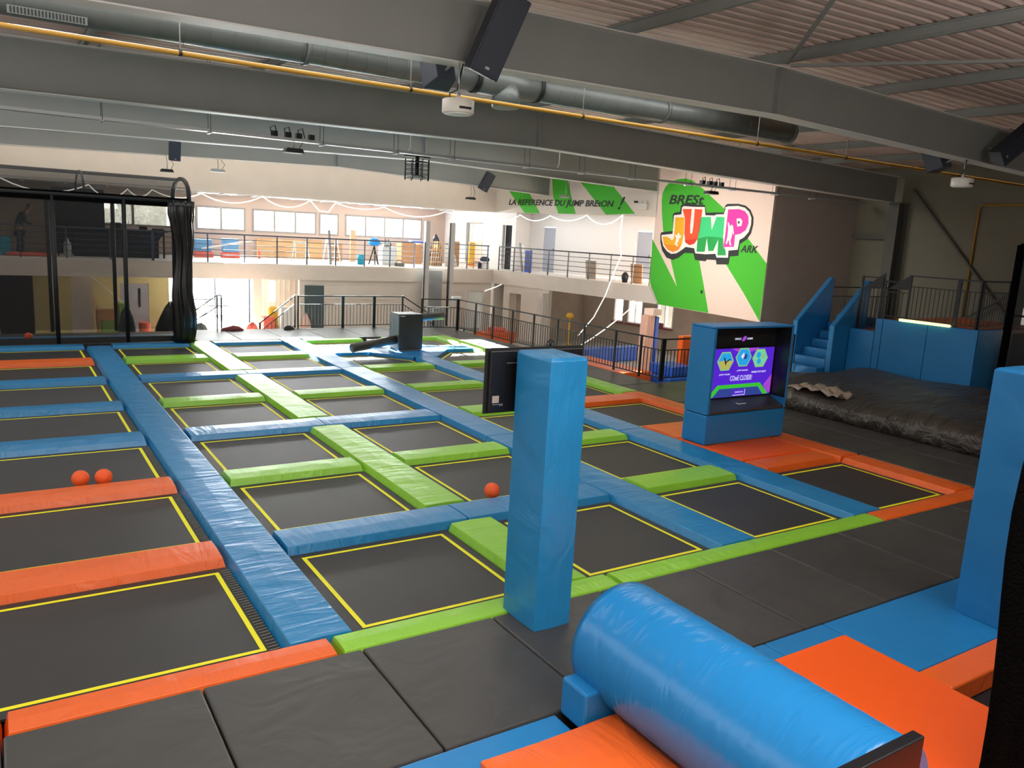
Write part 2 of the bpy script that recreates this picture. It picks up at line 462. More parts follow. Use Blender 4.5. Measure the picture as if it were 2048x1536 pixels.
# mural wall, grey end wall, clad right wall
PANEL = [(8.86, 7.0), (13.66, 7.0), (13.63, .96), (9.32, 1.14), (8.86, 1.85)]
struct(MB(facade).prism(PANEL, -.2, 0, ax=1).build('wall_right_mural', 'sign_beige'))
struct(MB().box(22.22, 26.85, 18.62, 18.8, -1.2, 7).build('wall_right_end', 'wall_grey'))
cl = MB(); z = -1.2; pr = []
while z < 7:
    pr += [(z, 0), (z + .29, 0), (z + .30, .06), (z + .33, .06)]; z += .345
ra = [[cl.v((26.9 + dx, yy, zz)) for yy in (-6, 19)] for zz, dx in pr]
for a, b in zip(ra, ra[1:]): cl.face([a[0], a[1], b[1], b[0]])
wc = struct(cl.build('wall_right', 'clad'))
md = wc.modifiers.new('thick', 'SOLIDIFY'); md.thickness = .06; md.offset = -1

# ------------------------------------------------------------------ murals (flat paint panels on the facade)
def paint(name, poly, off, m, parent, t=.004):
    return MB(facade).prism(poly, off, off + t, ax=1).build(name, m, parent)
mu = thing('mural', 'huge square mural of fat multicoloured letters over green stripes, on cream wall', 'mural', facade((11.2, .01, .96)))
G_LOW = [(8.80, 3.60), (9.3, 2.96), (10.11, 1.88), (9.73, 2.85), (10.23, 3.42), (10.9, 3.1), (11.22, 2.15), (11.57, 1.06), (9.35, 1.15), (8.86, 1.95)]
G_TOP = [(9.08, 5.04), (9.09, 5.31), (9.19, 5.52), (9.31, 5.64), (9.42, 5.70), (9.71, 5.80), (10.08, 5.83), (10.39, 5.74), (10.62, 5.6), (10.83, 5.46), (11.79, 4.77), (12.89, 3.73), (13.64, 2.97), (13.62, .98), (12.89, 1.9), (12.1, 2.82), (10.81, 3.88), (9.28, 3.87), (9.15, 4.5)]
DARK = [(9.16, 3.78), (9.2, 3.86), (9.71, 3.93), (9.64, 4.53), (9.73, 4.6), (9.95, 4.63), (9.96, 4.86), (10.07, 4.92), (10.98, 4.89), (11.08, 4.62), (11.47, 4.64), (11.8, 4.64), (11.8, 4.86), (11.89, 4.94), (12.32, 4.95), (12.62, 4.89), (12.82, 4.75), (12.96, 4.5), (12.98, 4.26), (12.93, 3.96), (12.8, 3.75), (12.54, 3.57), (12.54, 3.17), (12.21, 3.13), (12.19, 2.85), (11.7, 2.82), (11.66, 2.97), (11.28, 2.97), (11.24, 2.9), (10.79, 2.92), (10.7, 3.15), (10.31, 3.15), (10.07, 2.96), (9.81, 2.86), (9.53, 2.93), (9.3, 3.19), (9.19, 3.5)]
WHITE = [(9.22, 3.76), (9.71, 3.82), (9.7, 4.5), (10.02, 4.54), (10.02, 4.79), (10.09, 4.84), (10.55, 4.82), (10.99, 4.82), (11.05, 4.53), (11.43, 4.53), (11.5, 4.57), (11.8, 4.58), (11.85, 4.8), (11.93, 4.86), (12.33, 4.88), (12.6, 4.82), (12.78, 4.68), (12.89, 4.48), (12.9, 4.25), (12.84, 4.0), (12.68, 3.81), (12.52, 3.72), (12.49, 3.38), (12.13, 3.33), (12.14, 3.08), (11.68, 3.06), (11.62, 3.19), (11.22, 3.15), (10.78, 3.16), (10.71, 3.34), (10.34, 3.37), (10.12, 3.21), (9.95, 3.11), (9.73, 3.08), (9.53, 3.17), (9.34, 3.35), (9.24, 3.6)]
LJ = [(9.77, 4.43), (10.17, 4.43), (10.2, 3.86), (10.17, 3.5), (10.04, 3.25), (9.8, 3.15), (9.55, 3.23), (9.37, 3.42), (9.28, 3.69), (9.46, 3.71), (9.61, 3.64), (9.72, 3.57), (9.79, 3.67), (9.79, 4.02)]
LU = [(10.06, 4.73), (10.45, 4.74), (10.45, 4.13), (10.48, 3.88), (10.53, 3.85), (10.57, 3.88), (10.59, 4.14), (10.58, 4.74), (10.9, 4.73), (10.88, 4.06), (10.83, 3.71), (10.7, 3.5), (10.5, 3.44), (10.31, 3.55), (10.23, 3.86), (10.2, 4.39)]
LM = [(10.86, 4.46), (11.28, 4.48), (11.37, 4.01), (11.52, 4.49), (11.88, 4.48), (11.88, 3.84), (12.05, 3.16), (11.71, 3.14), (11.68, 3.7), (11.52, 3.29), (11.32, 3.27), (11.2, 3.73), (11.17, 3.24), (10.83, 3.22), (10.82, 3.8)]
LP = [(11.96, 4.75), (12.39, 4.77), (12.62, 4.7), (12.76, 4.54), (12.8, 4.29), (12.72, 4.06), (12.52, 3.93), (12.33, 3.89), (12.33, 3.47), (11.94, 3.44), (11.95, 4.1)]
paint('green_stripe', G_LOW, .001, 'sign_green', mu); paint('green_stripe', G_TOP, .001, 'sign_green', mu)
paint('letter_shadow', DARK, .006, 'sign_dark', mu)
paint('letter_outline', WHITE, .011, 'logo_white', mu)
paint('letter_m', LM, .016, 'logo_mint', mu)
paint('letter_m_shade', [(10.82, 3.69), (11.2, 3.78), (11.17, 3.24), (10.83, 3.22)], .021, 'logo_teal', mu)
paint('letter_m_shade', [(11.69, 3.77), (11.89, 3.75), (12.05, 3.16), (11.71, 3.14), (11.68, 3.7)], .021, 'logo_teal', mu)
paint('letter_m_shade', [(11.21, 3.78), (11.68, 3.78), (11.52, 3.29), (11.32, 3.27)], .021, 'logo_teal', mu)
paint('letter_outline', [(11.84, 4.84), (12.4, 4.87), (12.3, 3.4), (11.88, 3.38)], .021, 'logo_white', mu)
paint('letter_u', LU, .016, 'logo_orange', mu)
paint('letter_u_shade', [(10.27, 3.62), (10.53, 3.64), (10.82, 3.71), (10.7, 3.5), (10.5, 3.44), (10.33, 3.52)], .021, 'logo_red', mu)
paint('letter_j', LJ, .016, 'logo_amber', mu)
paint('letter_j_shade', [(9.37, 3.42), (9.8, 3.4), (10.15, 3.45), (10.04, 3.25), (9.8, 3.15), (9.55, 3.23)], .021, 'logo_gold', mu)
paint('letter_p', LP, .026, 'logo_pink', mu)
paint('letter_p_hole', [(12.33, 4.44), (12.48, 4.46), (12.57, 4.37), (12.55, 4.2), (12.39, 4.17)], .031, 'logo_white', mu)
paint('letter_p_dot', [(12.39, 4.35), (12.46, 4.36), (12.47, 4.28), (12.42, 4.27)], .036, 'sign_dark', mu)
paint('jumper_silhouette', [(12.0, 4.33), (12.06, 4.27), (12.1, 4.17), (12.16, 4.24), (12.23, 4.17), (12.29, 3.92), (12.27, 3.88), (12.21, 4.0), (12.22, 3.85), (12.18, 3.68), (12.23, 3.51), (12.17, 3.5), (12.1, 3.72), (12.05, 3.55), (12.0, 3.57), (12.04, 3.78), (12.04, 3.97), (12.04, 4.1), (12.01, 4.23)], .031, 'logo_white', mu)
paint('jumper_silhouette', [(9.96, 3.87), (10.02, 3.85), (10.04, 3.77), (10.1, 3.8), (10.11, 3.71), (10.03, 3.65), (10.01, 3.54), (9.95, 3.47), (10.03, 3.4), (9.97, 3.37), (9.86, 3.45), (9.89, 3.58), (9.9, 3.69), (9.83, 3.75), (9.84, 3.8), (9.92, 3.77)], .026, 'logo_white', mu)
def ftext(body, s, z, m, parent, w, h, shear=.2, bold=.022, off=.012):
    return text('lettering', body, m, parent, facade((s, off, z)), FD, (0, 0, 1), w, h, shear, bold)
ftext('BRESt', 9.43, 4.90, 'sign_dark', mu, 1.5, .34)
ftext('ARK', 12.60, 3.30, 'sign_dark', mu, .66, .25)
paint('bolt_hole', [(11.2 + .05 * math.cos(a * PI / 5), 1.79 + .07 * math.sin(a * PI / 5)) for a in range(10)], .006, 'sign_dark', mu)
sl = thing('mural', 'long slogan mural in slanted charcoal capitals with three green stripes, above the corridor', 'mural', facade((4, .01, 4.45)))
for q in ([(.5, 5.6), (1.8, 5.6), (2.76, 4.43), (1.82, 4.43)], [(3.3, 6.2), (4.1, 6.2), (4.49, 5.22), (4.82, 4.45), (3.84, 4.44), (3.48, 5.16)], [(4.75, 5.9), (6.45, 5.9), (6.82, 5.46), (7.88, 4.52), (6.44, 4.45), (5.32, 5.43)]):
    paint('green_stripe', q, .001, 'sign_green', sl)
ftext('LA REFERENCE DU JUMP BREtON', .8, 4.68, 'sign_dark', sl, 6.0, .33, off=.008)
ftext('!', 7.02, 4.66, 'sign_dark', sl, .32, .50, off=.008, shear=.5)

# ------------------------------------------------------------------ steel frames
def beam(y, xa, xb, za, zm, zb, depth, label, half=.15, apex=11.4):
    r = thing('roof_beam', label, 'beam', ((xa + xb) / 2, y, zm), 'steel roof beams')
    def pl(name, z0, z1, w, m):
        b = MB()
        P = [(xa, za), (apex, zm), (xb, zb)]
        for (p, q) in zip(P, P[1:]):
            b.hexa([(p[0], y - w, p[1] + z0), (q[0], y - w, q[1] + z0), (q[0], y + w, q[1] + z0), (p[0], y + w, p[1] + z0),
                    (p[0], y - w, p[1] + z1), (q[0], y - w, q[1] + z1), (q[0], y + w, q[1] + z1), (p[0], y + w, p[1] + z1)])
        return b.build(name, m, r)
    pl('bottom_flange', 0, .02, half, 'steel_bounce_pale'); pl('web', .02, depth - .02, .01, 'steel'); pl('top_flange', depth - .02, depth, half, 'steel_bounce_pale')  # flange colour carries the bounce light; the paint itself is grey
    st = MB(); st.box(apex - .03, apex + .03, y - half * .8, y + half * .8, zm + .021, zm + depth - .021)
    st.build('splice_plate', 'steel', r)
    return r
beam(9.8, -4, 26.6, 5.50, 5.72, 5.32, .80, 'grey steel roof beam nearest the camera, a black speaker hanging in front of it', .16)
beam(17.0, -4, 26.5, 5.38, 5.60, 5.26, .90, 'dark grey roof beam second from the camera, just behind the yellow pipe', .16)
beam(23.2, -4, 21.1, 5.22, 5.56, 5.33, .96, 'grey roof beam third from the camera, ending at the edge of the big mural', .15)
beam(28.6, -4, 19.95, 5.12, 5.50, 5.15, 1.0, 'grey roof beam farthest back, crossing the slogan mural', .14, 10.6)
cr = thing('steel_column', 'tall dark grey steel column against the cream cladding, under the second roof beam', 'column', (26.6, 17.0, -1.2))
c = MB(); c.box(26.25, 26.28, 16.62, 17.0, -1.2, 5.28); c.build('flange', 'steel_dark', cr)
c = MB(); c.box(26.28, 26.8, 16.8, 16.82, -1.2, 5.28); c.build('web', 'steel_dark', cr)
c = MB(); c.box(26.8, 26.83, 16.62, 17.0, -1.2, 5.28); c.build('flange', 'steel_dark', cr)
tag(MB().bar((26.72, 16.5, 5.75), (26.72, 10.2, -1.0), .10, .07).build('wall_brace', 'steel_dark'), 'long diagonal steel brace across the cream cladding, running down to the right', 'brace')
tag(MB().bar((26.6, 15.9, .3), (26.6, 10.4, 4.1), .09, .06).build('wall_brace', 'steel_dark'), 'diagonal steel brace rising to the right behind the platform fence', 'brace')
tag(MB().box(26.62, 26.86, 17.2, 18.55, 4.02, 4.16).build('wall_rail', 'steel_dark'), 'short brown horizontal rail between grey wall and steel column', 'rail')
PX = [(-1.8, 'far left edge of the roof'), (1.6, 'left part of the roof, over the vent grille'), (4.9, 'beside the hanging black speaker'), (8.3, 'left of the ridge, over the duct branch'),
      (11.6, 'at the ridge over the nearest beam splice'), (14.8, 'first right of the ridge'), (17.9, 'second right of the ridge'), (20.9, 'third right of the ridge, above the right-hand speaker'), (23.8, 'farthest right')]
for x, d in PX:
    b = MB(); zt = roof_z(x) - .012; ye = 31.9 if x < 19 else (24.4 if x < 21 else 18.55)
    b.box(x - .04, x + .04, -5.9, ye, zt - .02, zt); b.box(x - .012, x + .012, -5.9, ye, zt - .16, zt - .02); b.box(x - .04, x + .04, -5.9, ye, zt - .18, zt - .16)
    tag(b.build('purlin', 'steel'), 'long steel purlin under the ribbed roof, ' + d, 'purlin', 'roof purlins')
for p, q, d in (((11.5, 9.6, 6.54), (16.0, 2.9, 6.48), 'running right from the splice of the nearest beam'), ((11.3, 9.5, 6.54), (7.6, 5.5, 6.54), 'running towards the camera from the splice of the nearest beam')):
    tag(MB().bar(p, q, .05, .05).build('roof_brace', 'steel'), 'thin roof brace ' + d, 'brace', 'roof braces')

# ventilation duct
du = thing('ventilation_duct', 'long round galvanised duct running across the hall behind the nearest beam', 'duct', (8, 12.8, 6.13))
def ring_duct(x0, x1):
    b = MB(); pts = []; rs = []
    b.tube([(x0, 12.8, 6.13), (x1, 12.8, 6.13)], .235, 28)
    return b
ring_duct(-4, 7.2).build('pipe', 'galv', du); ring_duct(8.5, 15.55).build('pipe', 'galv', du)
b = MB(); b.tube([(7.2, 12.8, 6.13), (8.5, 12.8, 6.13)], .25, 28); b.build('branch_body', 'galv', du)
b = MB(); b.tube([(7.85, 12.8, 6.1), (7.85, 12.78, 5.70)], .246, 28); b.build('branch_outlet', 'galv', du)
for x in (7.2, 8.5, 4.2, 11.6, 15.5):
    b = MB(); b.tube([(x - .035, 12.8, 6.13), (x + .035, 12.8, 6.13)], .262, 28); b.build('coupling_band', 'frame_black' if x in (7.2, 8.5) else 'galv', du)
for k in range(54):
    x = -2 + k * .34
    if 6.9 < x < 8.8 or x > 15.4: continue
    b = MB(); b.tube([(x, 12.8, 6.13), (x + .012, 12.8, 6.13)], .2375, 28, False); b.build('seam', 'galv', du)
vg = thing('vent_grille', 'dark slotted air grille on the duct at top left', 'grille', (.75, 12.55, 5.93))
b = MB(); b.box(.3, 1.2, 12.54, 12.57, 5.88, 5.98); b.build('frame', 'galv', vg)
for k in range(22):
    b = MB(); b.box(.33 + k * .039, .35 + k * .039, 12.53, 12.54, 5.895, 5.965); b.build('slot', 'frame_black', vg)

# yellow gas pipe with its hanger rods, and the second one on the cladding
yp = thing('gas_pipe', 'thin yellow gas pipe crossing the whole hall below the nearest beam', 'pipe', (10, 12, 5.62))
MB().tube([(-4, 12, 5.62), (26.82, 12, 5.63)], .032, 12).build('pipe', 'ypipe', yp)
for x in (2.24, 5.62, 9.0, 13.6, 16.6, 20.3):
    MB().tube([(x, 12, 5.67), (x, 12, roof_z(x) - .02)], .009, 6).build('hanger_rod', 'galv_flat', yp)
    MB().tube([(x - .02, 12, 5.625), (x + .02, 12, 5.625)], .042, 12).build('clamp', 'black_metal', yp)
tag(MB().tube([(26.78, 14.2, .8), (26.78, 14.2, 5.1), (26.78, 14.1, 5.22), (26.78, 9.0, 5.24)], .035, 10).build('gas_pipe', 'ypipe'), 'yellow gas pipe bending up the cream cladding at right', 'pipe')

# cable trays with hangers
def tray(y, x0, x1, z, label, hx):
    r = thing('cable_tray', label, 'cable tray', ((x0 + x1) / 2, y, z), 'cable trays')
    MB().box(x0, x1, y - .10, y + .10, z, z + .008).build('tray_base', 'galv_flat', r)
    b = MB(); b.box(x0, x1, y - .104, y - .10, z, z + .06); b.box(x0, x1, y + .10, y + .104, z, z + .06); b.build('tray_sides', 'galv_flat', r)
    for x in hx:
        for dy in (-.12, .12):
            MB().tube([(x, y + dy, z - .02), (x, y + dy, roof_z(x) - .02)], .006, 6).build('hanger_rod', 'black_metal', r)
        MB().box(x - .02, x + .02, y - .16, y + .16, z - .03, z - .001).build('hanger_bar', 'galv_flat', r)
tray(18.0, -4, 26.2, 5.22, 'long white cable tray hanging just behind the second roof beam', (1.9, 3.9, 6.3, 8.1, 9.6, 11.8, 13.6, 15.4, 17.6, 19.5, 21.5, 23.4))
def conduit(x, y, z0, label):
    tag(MB().tube([(x, y, roof_z(x) - .02), (x, y, z0 + .15), (x - .08, y, z0)], .018, 8).build('conduit', 'galv_flat'), label, 'conduit')
conduit(8.62, 18.3, 5.26, 'bent conduit dropping to the tray above the caged lamp')
conduit(13.05, 18.3, 5.26, 'bent conduit dropping to the tray, right of the caged lamp')

# speakers on the beams
def speaker(c, size, rot, label, logo=True):
    r = thing('speaker', label, 'speaker', c, 'black hall speakers')
    w, d, h = size
    b = MB(); b.prism([(-w / 2, -d / 2), (w / 2, -d / 2), (w * .36, d / 2), (-w * .36, d / 2)], -h / 2, h / 2)
    b.build('cabinet', 'spk', r, .012, local=True)
    b = MB(); b.box(-w * .46, w * .46, -d / 2 - .012, -d / 2 - .001, -h * .47, h * .47); b.build('grille', 'spk', r, local=True)
    if logo:
        b = MB(); b.box(-.03, .03, -d / 2 - .016, -d / 2 - .012, -h * .42, -h * .39); b.build('badge', 'galv_flat', r, local=True)
    b = MB(); b.tube([(0, d / 2, h * .3), (0, d / 2 + .28, h * .34)], .02, 8); b.tube([(0, d / 2, -h * .3), (0, d / 2 + .28, -h * .26)], .02, 8); b.build('bracket', 'galv_flat', r, local=True)
    r.rotation_euler = rot
    return r
speaker((5.46, 9.22, 5.95), (.42, .34, 1.02), (.30, .28, 0), 'large black speaker tilted on the nearest beam, top centre of the photo')
speaker((18.20, 9.12, 5.96), (.38, .34, 1.05), (.3, .80, 0), 'large black speaker tilted steeply on the nearest beam at far right')
speaker((5.26, 10.35, 5.70), (.40, .34, .55), (.35, 0, PI), 'small black speaker behind the nearest beam, left of the big tilted speaker', False)
speaker((17.42, 10.3, 5.60), (.5, .34, .5), (.35, .1, PI), 'small black speaker behind the nearest beam at far right', False)
speaker((4.98, 28.0, 5.50), (.34, .32, .62), (.15, 0, .1), 'black speaker upright on the farthest beam above the net cage')
speaker((16.55, 28.1, 5.46), (.36, .34, .74), (.2, .42, 0), 'black tilted speaker on the farthest beam, left of the slogan mural')

# high-bay lamps and safety lights
def drum(c, r0, label, top):
    r = thing('high_bay_lamp', label, 'lamp', c, 'white high-bay lamps')
    MB().lathe(c, [(r0 * .93, 0), (r0, .015), (r0, .17), (r0 * .9, .18)], 32).build('housing', 'offwhite', r)
    MB().lathe((c[0], c[1], c[2] - .012), [(r0 * .5, 0), (r0 * .86, .004), (r0 * .86, .012)], 32).build('lens', 'white', r)
    b = MB(); b.box(c[0] - r0 * .4, c[0] + r0 * .4, c[1] - r0 * 1.005, c[1] - r0 * .7, c[2] + .045, c[2] + .075); b.build('cooling_slots', 'frame_black', r)
    b = MB(); b.tube([(c[0], c[1], c[2] + .18), (c[0], c[1], c[2] + .26)], .03, 8); b.tube([(c[0], c[1], c[2] + .24), (c[0], c[1], top)], .012, 6); b.build('hook', 'galv_flat', r)
    b = MB(); b.tube([(c[0] - .12, c[1], c[2] + .14), (c[0] - .13, c[1], c[2] + .24), (c[0] - .02, c[1], c[2] + .3), (c[0] + .05, c[1], top)], .01, 6); b.build('cable', 'frame_black', r)
drum((5.22, 9.68, 5.00), .21, 'white drum-shaped lamp hanging under the nearest beam, top centre', 5.63)
drum((17.42, 9.68, 5.00), .22, 'white drum-shaped lamp hanging under the nearest beam at far right', 5.562)
def flood(c, w, label, top, m='black_metal'):
    r = thing('flood_lamp', label, 'lamp', c, 'small hanging flood lamps')
    b = MB(); b.prism([(-w / 2, 0), (w / 2, 0), (w * .4, .09), (-w * .4, .09)], -w * .3, w * .3, ax=1); bmesh.ops.translate(b.bm, verts=b.bm.verts, vec=Vector(c)); b.build('housing', m, r)
    b = MB(); b.box(c[0] - w * .42, c[0] + w * .42, c[1] - w * .24, c[1] + w * .24, c[2] - .012, c[2] - .001); b.build('lens', 'white', r)
    b = MB(); b.tube([(c[0], c[1], c[2] + .09), (c[0] + .02, c[1], c[2] + .22), (c[0], c[1], top)], .014, 6); b.build('stem', 'galv_flat', r)
    b = MB(); b.tube([(c[0] + w * .3, c[1], c[2] + .09), (c[0] + w * .5, c[1], c[2] + .25), (c[0] + .1, c[1], top)], .008, 6); b.build('cable', 'frame_black', r)
flood((4.84, 28.5, 4.84), .40, 'small black flood lamp under the speaker above the net cage', 5.35)
flood((6.42, 28.5, 4.98), .46, 'grey flood lamp hanging on a double rod right of the cage speaker', 5.39, 'galv_flat')
flood((16.10, 28.5, 4.74), .38, 'small black flood lamp under the speaker left of the slogan mural', 5.293)
flood((19.92, 27.4, 5.08), .42, 'grey flood lamp in front of the slogan mural', 6.62, 'galv_flat')
flood((5.66, 18.0, 4.98), .42, 'black flood lamp under the cable tray, left of the caged lamp', 5.22)
flood((18.60, 18.0, 5.02), .42, 'black flood lamp under the cable tray, in front of the big mural', 5.22)
for x, y, d in ((5.66, 18.0, 'left flood lamp'), (18.60, 18.0, 'mural flood lamp')):
    r = thing('junction_boxes', 'cluster of dark junction boxes and cables on the tray above the ' + d, 'junction box', (x, y, 5.28))
    for k, dx in enumerate((-.42, -.12, .12, .40)):
        MB().box(x + dx - .06, x + dx + .06, y - .06, y + .06, 5.27, 5.40).build('box', 'black_metal', r)
    for dx in (-.5, -.2, .1):
        MB().tube([(x + dx, y - .1, 5.3), (x + dx - .04, y - .12, 5.45), (x + dx + .06, y - .12, 5.5), (x + dx + .12, y - .1, 5.3)], .012, 6).build('cable_loop', 'frame_black', r)
# caged lamp
cx, cy, cz = 8.66, 18.0, 4.60
cg = thing('caged_lamp', 'round lamp in an open black wire cage hanging from the cable tray', 'lamp', (cx, cy, cz))
MB().lathe((cx, cy, cz + .09), [(.22, 0), (.24, .02), (.22, .05)], 24).build('lamp_body', 'galv_flat', cg)
MB().lathe((cx, cy, cz + .44), [(.25, 0), (.25, .03)], 24).build('top_plate', 'black_metal', cg)
MB().tube([(cx, cy, cz + .14), (cx, cy, cz + .44)], .05, 10).build('driver', 'black_metal', cg)
for k in range(8):
    a = k * PI / 4
    MB().tube([(cx + .30 * math.cos(a), cy + .30 * math.sin(a), cz + .03), (cx + .30 * math.cos(a), cy + .30 * math.sin(a), cz + .52)], .012, 6).build('cage_bar', 'black_metal', cg)
for z in (cz + .08, cz + .18, cz + .28, cz + .38):
    MB().tube([(cx + .30 * math.cos(k * PI / 12), cy + .30 * math.sin(k * PI / 12), z) for k in range(25)], .007, 5, False).build('cage_ring', 'black_metal', cg)
b = MB(); b.tube([(cx, cy, cz + .47), (cx, cy, 5.2)], .05, 8); b.box(cx - .34, cx + .34, cy - .02, cy + .02, 5.17, 5.2); b.build('hanger', 'plastic_black', cg)
el = thing('emergency_light', 'white twin-head emergency light at the left edge of the big mural', 'lamp', facade((8.2, .03, 4.85)))
MB(facade).box(8.05, 8.5, .004, .12, 4.68, 4.9).build('battery_box', 'offwhite', el)
for s in (7.95, 8.2, 8.42): MB().lathe(facade((s, .1, 4.92)), [(.05, 0), (.08, .05), (.08, .08)], 12).build('lamp_head', 'black_metal' if s < 8 else 'white', el)

# ------------------------------------------------------------------ trampoline field
SX = [(-1.5, -.95), (1.93, 2.475), (4.515, 5.075), (7.105, 7.70), (9.67, 10.28), (12.24, 12.72)]     # long pads, left to right
RY = [(5.855, 6.13), (8.20, 8.735), (10.80, 11.265), (13.32, 13.90), (15.93, 16.38), (18.52, 19.0), (20.95, 21.55), (23.42, 23.82)]  # cross pads, near to far
ORD = ['nearest', 'second nearest', 'third nearest', 'fourth nearest', 'fifth nearest', 'sixth nearest', 'farthest']
CN = ['in the leftmost column', 'between the left blue runner and green runner', 'between the green runner and middle blue runner', 'between the middle and right blue runners', 'in the column right of all runners']
BZ = -.085
def pad(x0, x1, y0, y1, m, label, along='x', group=None, flare=.045, ends=.03, z1=0.0, z0=BZ - .07):
    L = (x1 - x0) if along == 'x' else (y1 - y0); W = (y1 - y0) if along == 'x' else (x1 - x0)
    n = max(2, int(L / .25)); b = MB()
    rows = []
    for i in range(n + 1):
        t = i / n; u = -L / 2 + L * t; e = ends if i == 0 else (-ends if i == n else 0)
        w = W / 2
        sag = 0 if i in (0, n) else .004 * math.sin(i * 2.3 + x0)
        prof = [(-w - flare, z0), (-w - flare, z0 + .03), (-w, z1 - .005), (-w + .008, z1), (0, z1 + .008 + sag), (w - .008, z1), (w, z1 - .005), (w + flare, z0 + .03), (w + flare, z0)]
        rows.append([b.v((u + e * (1 if zz > z0 + .05 else 0), v, zz)) for v, zz in prof])
    for a, c in zip(rows, rows[1:]):
        for k in range(8): b.face([a[k], a[k + 1], c[k + 1], c[k]])
        b.face([a[8], a[0], c[0], c[8]])
    b.face(rows[0]); b.face(rows[-1][::-1])
    o = b.build('edge_pad', m, None, .004)
    o.location = ((x0 + x1) / 2, (y0 + y1) / 2, 0)
    if along == 'y': o.rotation_euler = (0, 0, PI / 2)
    return tag(o, label, 'pad', group)
def trampoline(x0, x1, y0, y1, label, cut=(), spring=False):
    """bed between the pads; cut = corners that are chamfered"""
    r = thing('trampoline', label, 'trampoline', ((x0 + x1) / 2, (y0 + y1) / 2, BZ), 'trampolines of the jump field')
    g = .055
    def poly(d):
        a, b_, c, e = x0 + d, x1 - d, y0 + d, y1 - d
        k = [.95 - d * .6, 1.1 - d * .6]
        P = []
        P += [(a + k[0], c), (a, c + k[1])][::-1] if 'sw' in cut else [(a, c)]
        P += [(b_ - k[0], c), (b_, c + k[1])] if 'se' in cut else [(b_, c)]
        P += [(b_, e - k[1]), (b_ - k[0], e)] if 'ne' in cut else [(b_, e)]
        P += [(a + k[0], e), (a, e - k[1])] if 'nw' in cut else [(a, e)]
        return P
    MB().prism(poly(g), BZ - .02, BZ).build('bed', 'bed', r)
    b = MB(); A = [b.v((p[0], p[1], BZ + .003)) for p in poly(.16)]; C = [b.v((p[0], p[1], BZ + .003)) for p in poly(.205)]
    for i in range(len(A)): b.face([A[i], A[(i + 1) % len(A)], C[(i + 1) % len(A)], C[i]])
    b.build('border_line', 'yellow', r)
    if spring:
        b = MB(); n = int((y1 - y0) / .055) - 3
        for i in range(n):
            y = y0 + .08 + i * .055
            b.bar((x1 - g - .085, y, BZ + .008), (x1 - g - .002, y, BZ + .014), .012)
        o = b.build('springs', 'spring', r); o['kind'] = 'stuff'
    return r
for c in range(5):
    x0 = SX[c][1]; x1 = SX[c + 1][0]
    for k in range(7):
        y0 = RY[k][1]; y1 = RY[k + 1][0]
        lab = 'black trampoline with yellow border, %s one %s' % (ORD[k], CN[c])
        cut = ()
        if c == 3 and k == 5: cut = ('ne',)
        if c == 4 and k == 5: cut = ('nw',)
        if c == 3 and k == 6: cut = ('se',)
        if c == 4 and k == 6: cut = ('sw',)
        if c == 4 and k == 1:
            continue                       # the game kiosk's platform stands here
        trampoline(x0, x1, y0, y1, lab, cut, c == 0 and k < 3)
# long runners
def run(c, ya, yb, m, label, g): pad(SX[c][0], SX[c][1], ya, yb, m, label, 'y', g, ends=.006)
LRN = 'left long blue runner pad, '
run(1, 6.15, 11.05, 'blue', LRN + 'nearest length, beside two orange pads', 'left blue runner pads')
run(1, 11.06, 18.9, 'blue', LRN + 'middle length, beside blue cross pads', 'left blue runner pads')
run(1, 18.91, 23.40, 'blue', LRN + 'far length, ending at the black net cage', 'left blue runner pads')
GR = 'green runner pad in the middle of the field, '
run(2, 6.15, 8.12, 'green', GR + 'nearest piece beside the tall blue post', 'green runner pads')
run(2, 8.80, 13.25, 'green', GR + 'second piece from the front', 'green runner pads')
run(2, 13.97, 18.45, 'green', GR + 'third piece from the front', 'green runner pads')
run(2, 19.07, 23.83, 'green', GR + 'farthest piece', 'green runner pads')
MRN = 'middle long blue runner pad, '
run(3, 6.15, 11.6, 'blue', MRN + 'nearest length, running under the tall blue post', 'middle blue runner pads')
run(3, 11.61, 18.75, 'blue', MRN + 'wrinkled middle length left of the rear-facing screen', 'middle blue runner pads')
run(3, 18.76, 23.83, 'blue', MRN + 'far length glaring in the sunlight', 'middle blue runner pads')
RRN = 'right long blue runner pad, '
run(4, 6.15, 11.1, 'blue', RRN + 'nearest length, beside the game kiosk', 'right blue runner pads')
run(4, 11.11, 15.6, 'blue', RRN + 'second length, half hidden by the tall blue post', 'right blue runner pads')
run(4, 15.61, 19.75, 'blue', RRN + 'far length, ending at the sweeper machine', 'right blue runner pads')
# right edge pads
def redge(ya, yb, m, label): pad(SX[5][0], SX[5][1], ya, yb, m, label, 'y', 'right edge pads')
redge(6.15, 8.15, 'orange', 'orange edge pad at the right end of the field, nearest piece')
redge(8.16, 11.3, 'orange', 'orange edge pad beside the kiosk platform, partly behind the kiosk')
redge(11.31, 14.0, 'orange', 'orange edge pad beyond the kiosk, in front of the fence')
redge(14.01, 16.6, 'green', 'green edge pad on the right, just beyond the orange one')
redge(16.61, 20.6, 'green', 'green edge pad on the right, hidden mostly by the rear-facing screen')
redge(20.61, 23.83, 'green', 'green edge pad at the far right corner, in the sunlight')
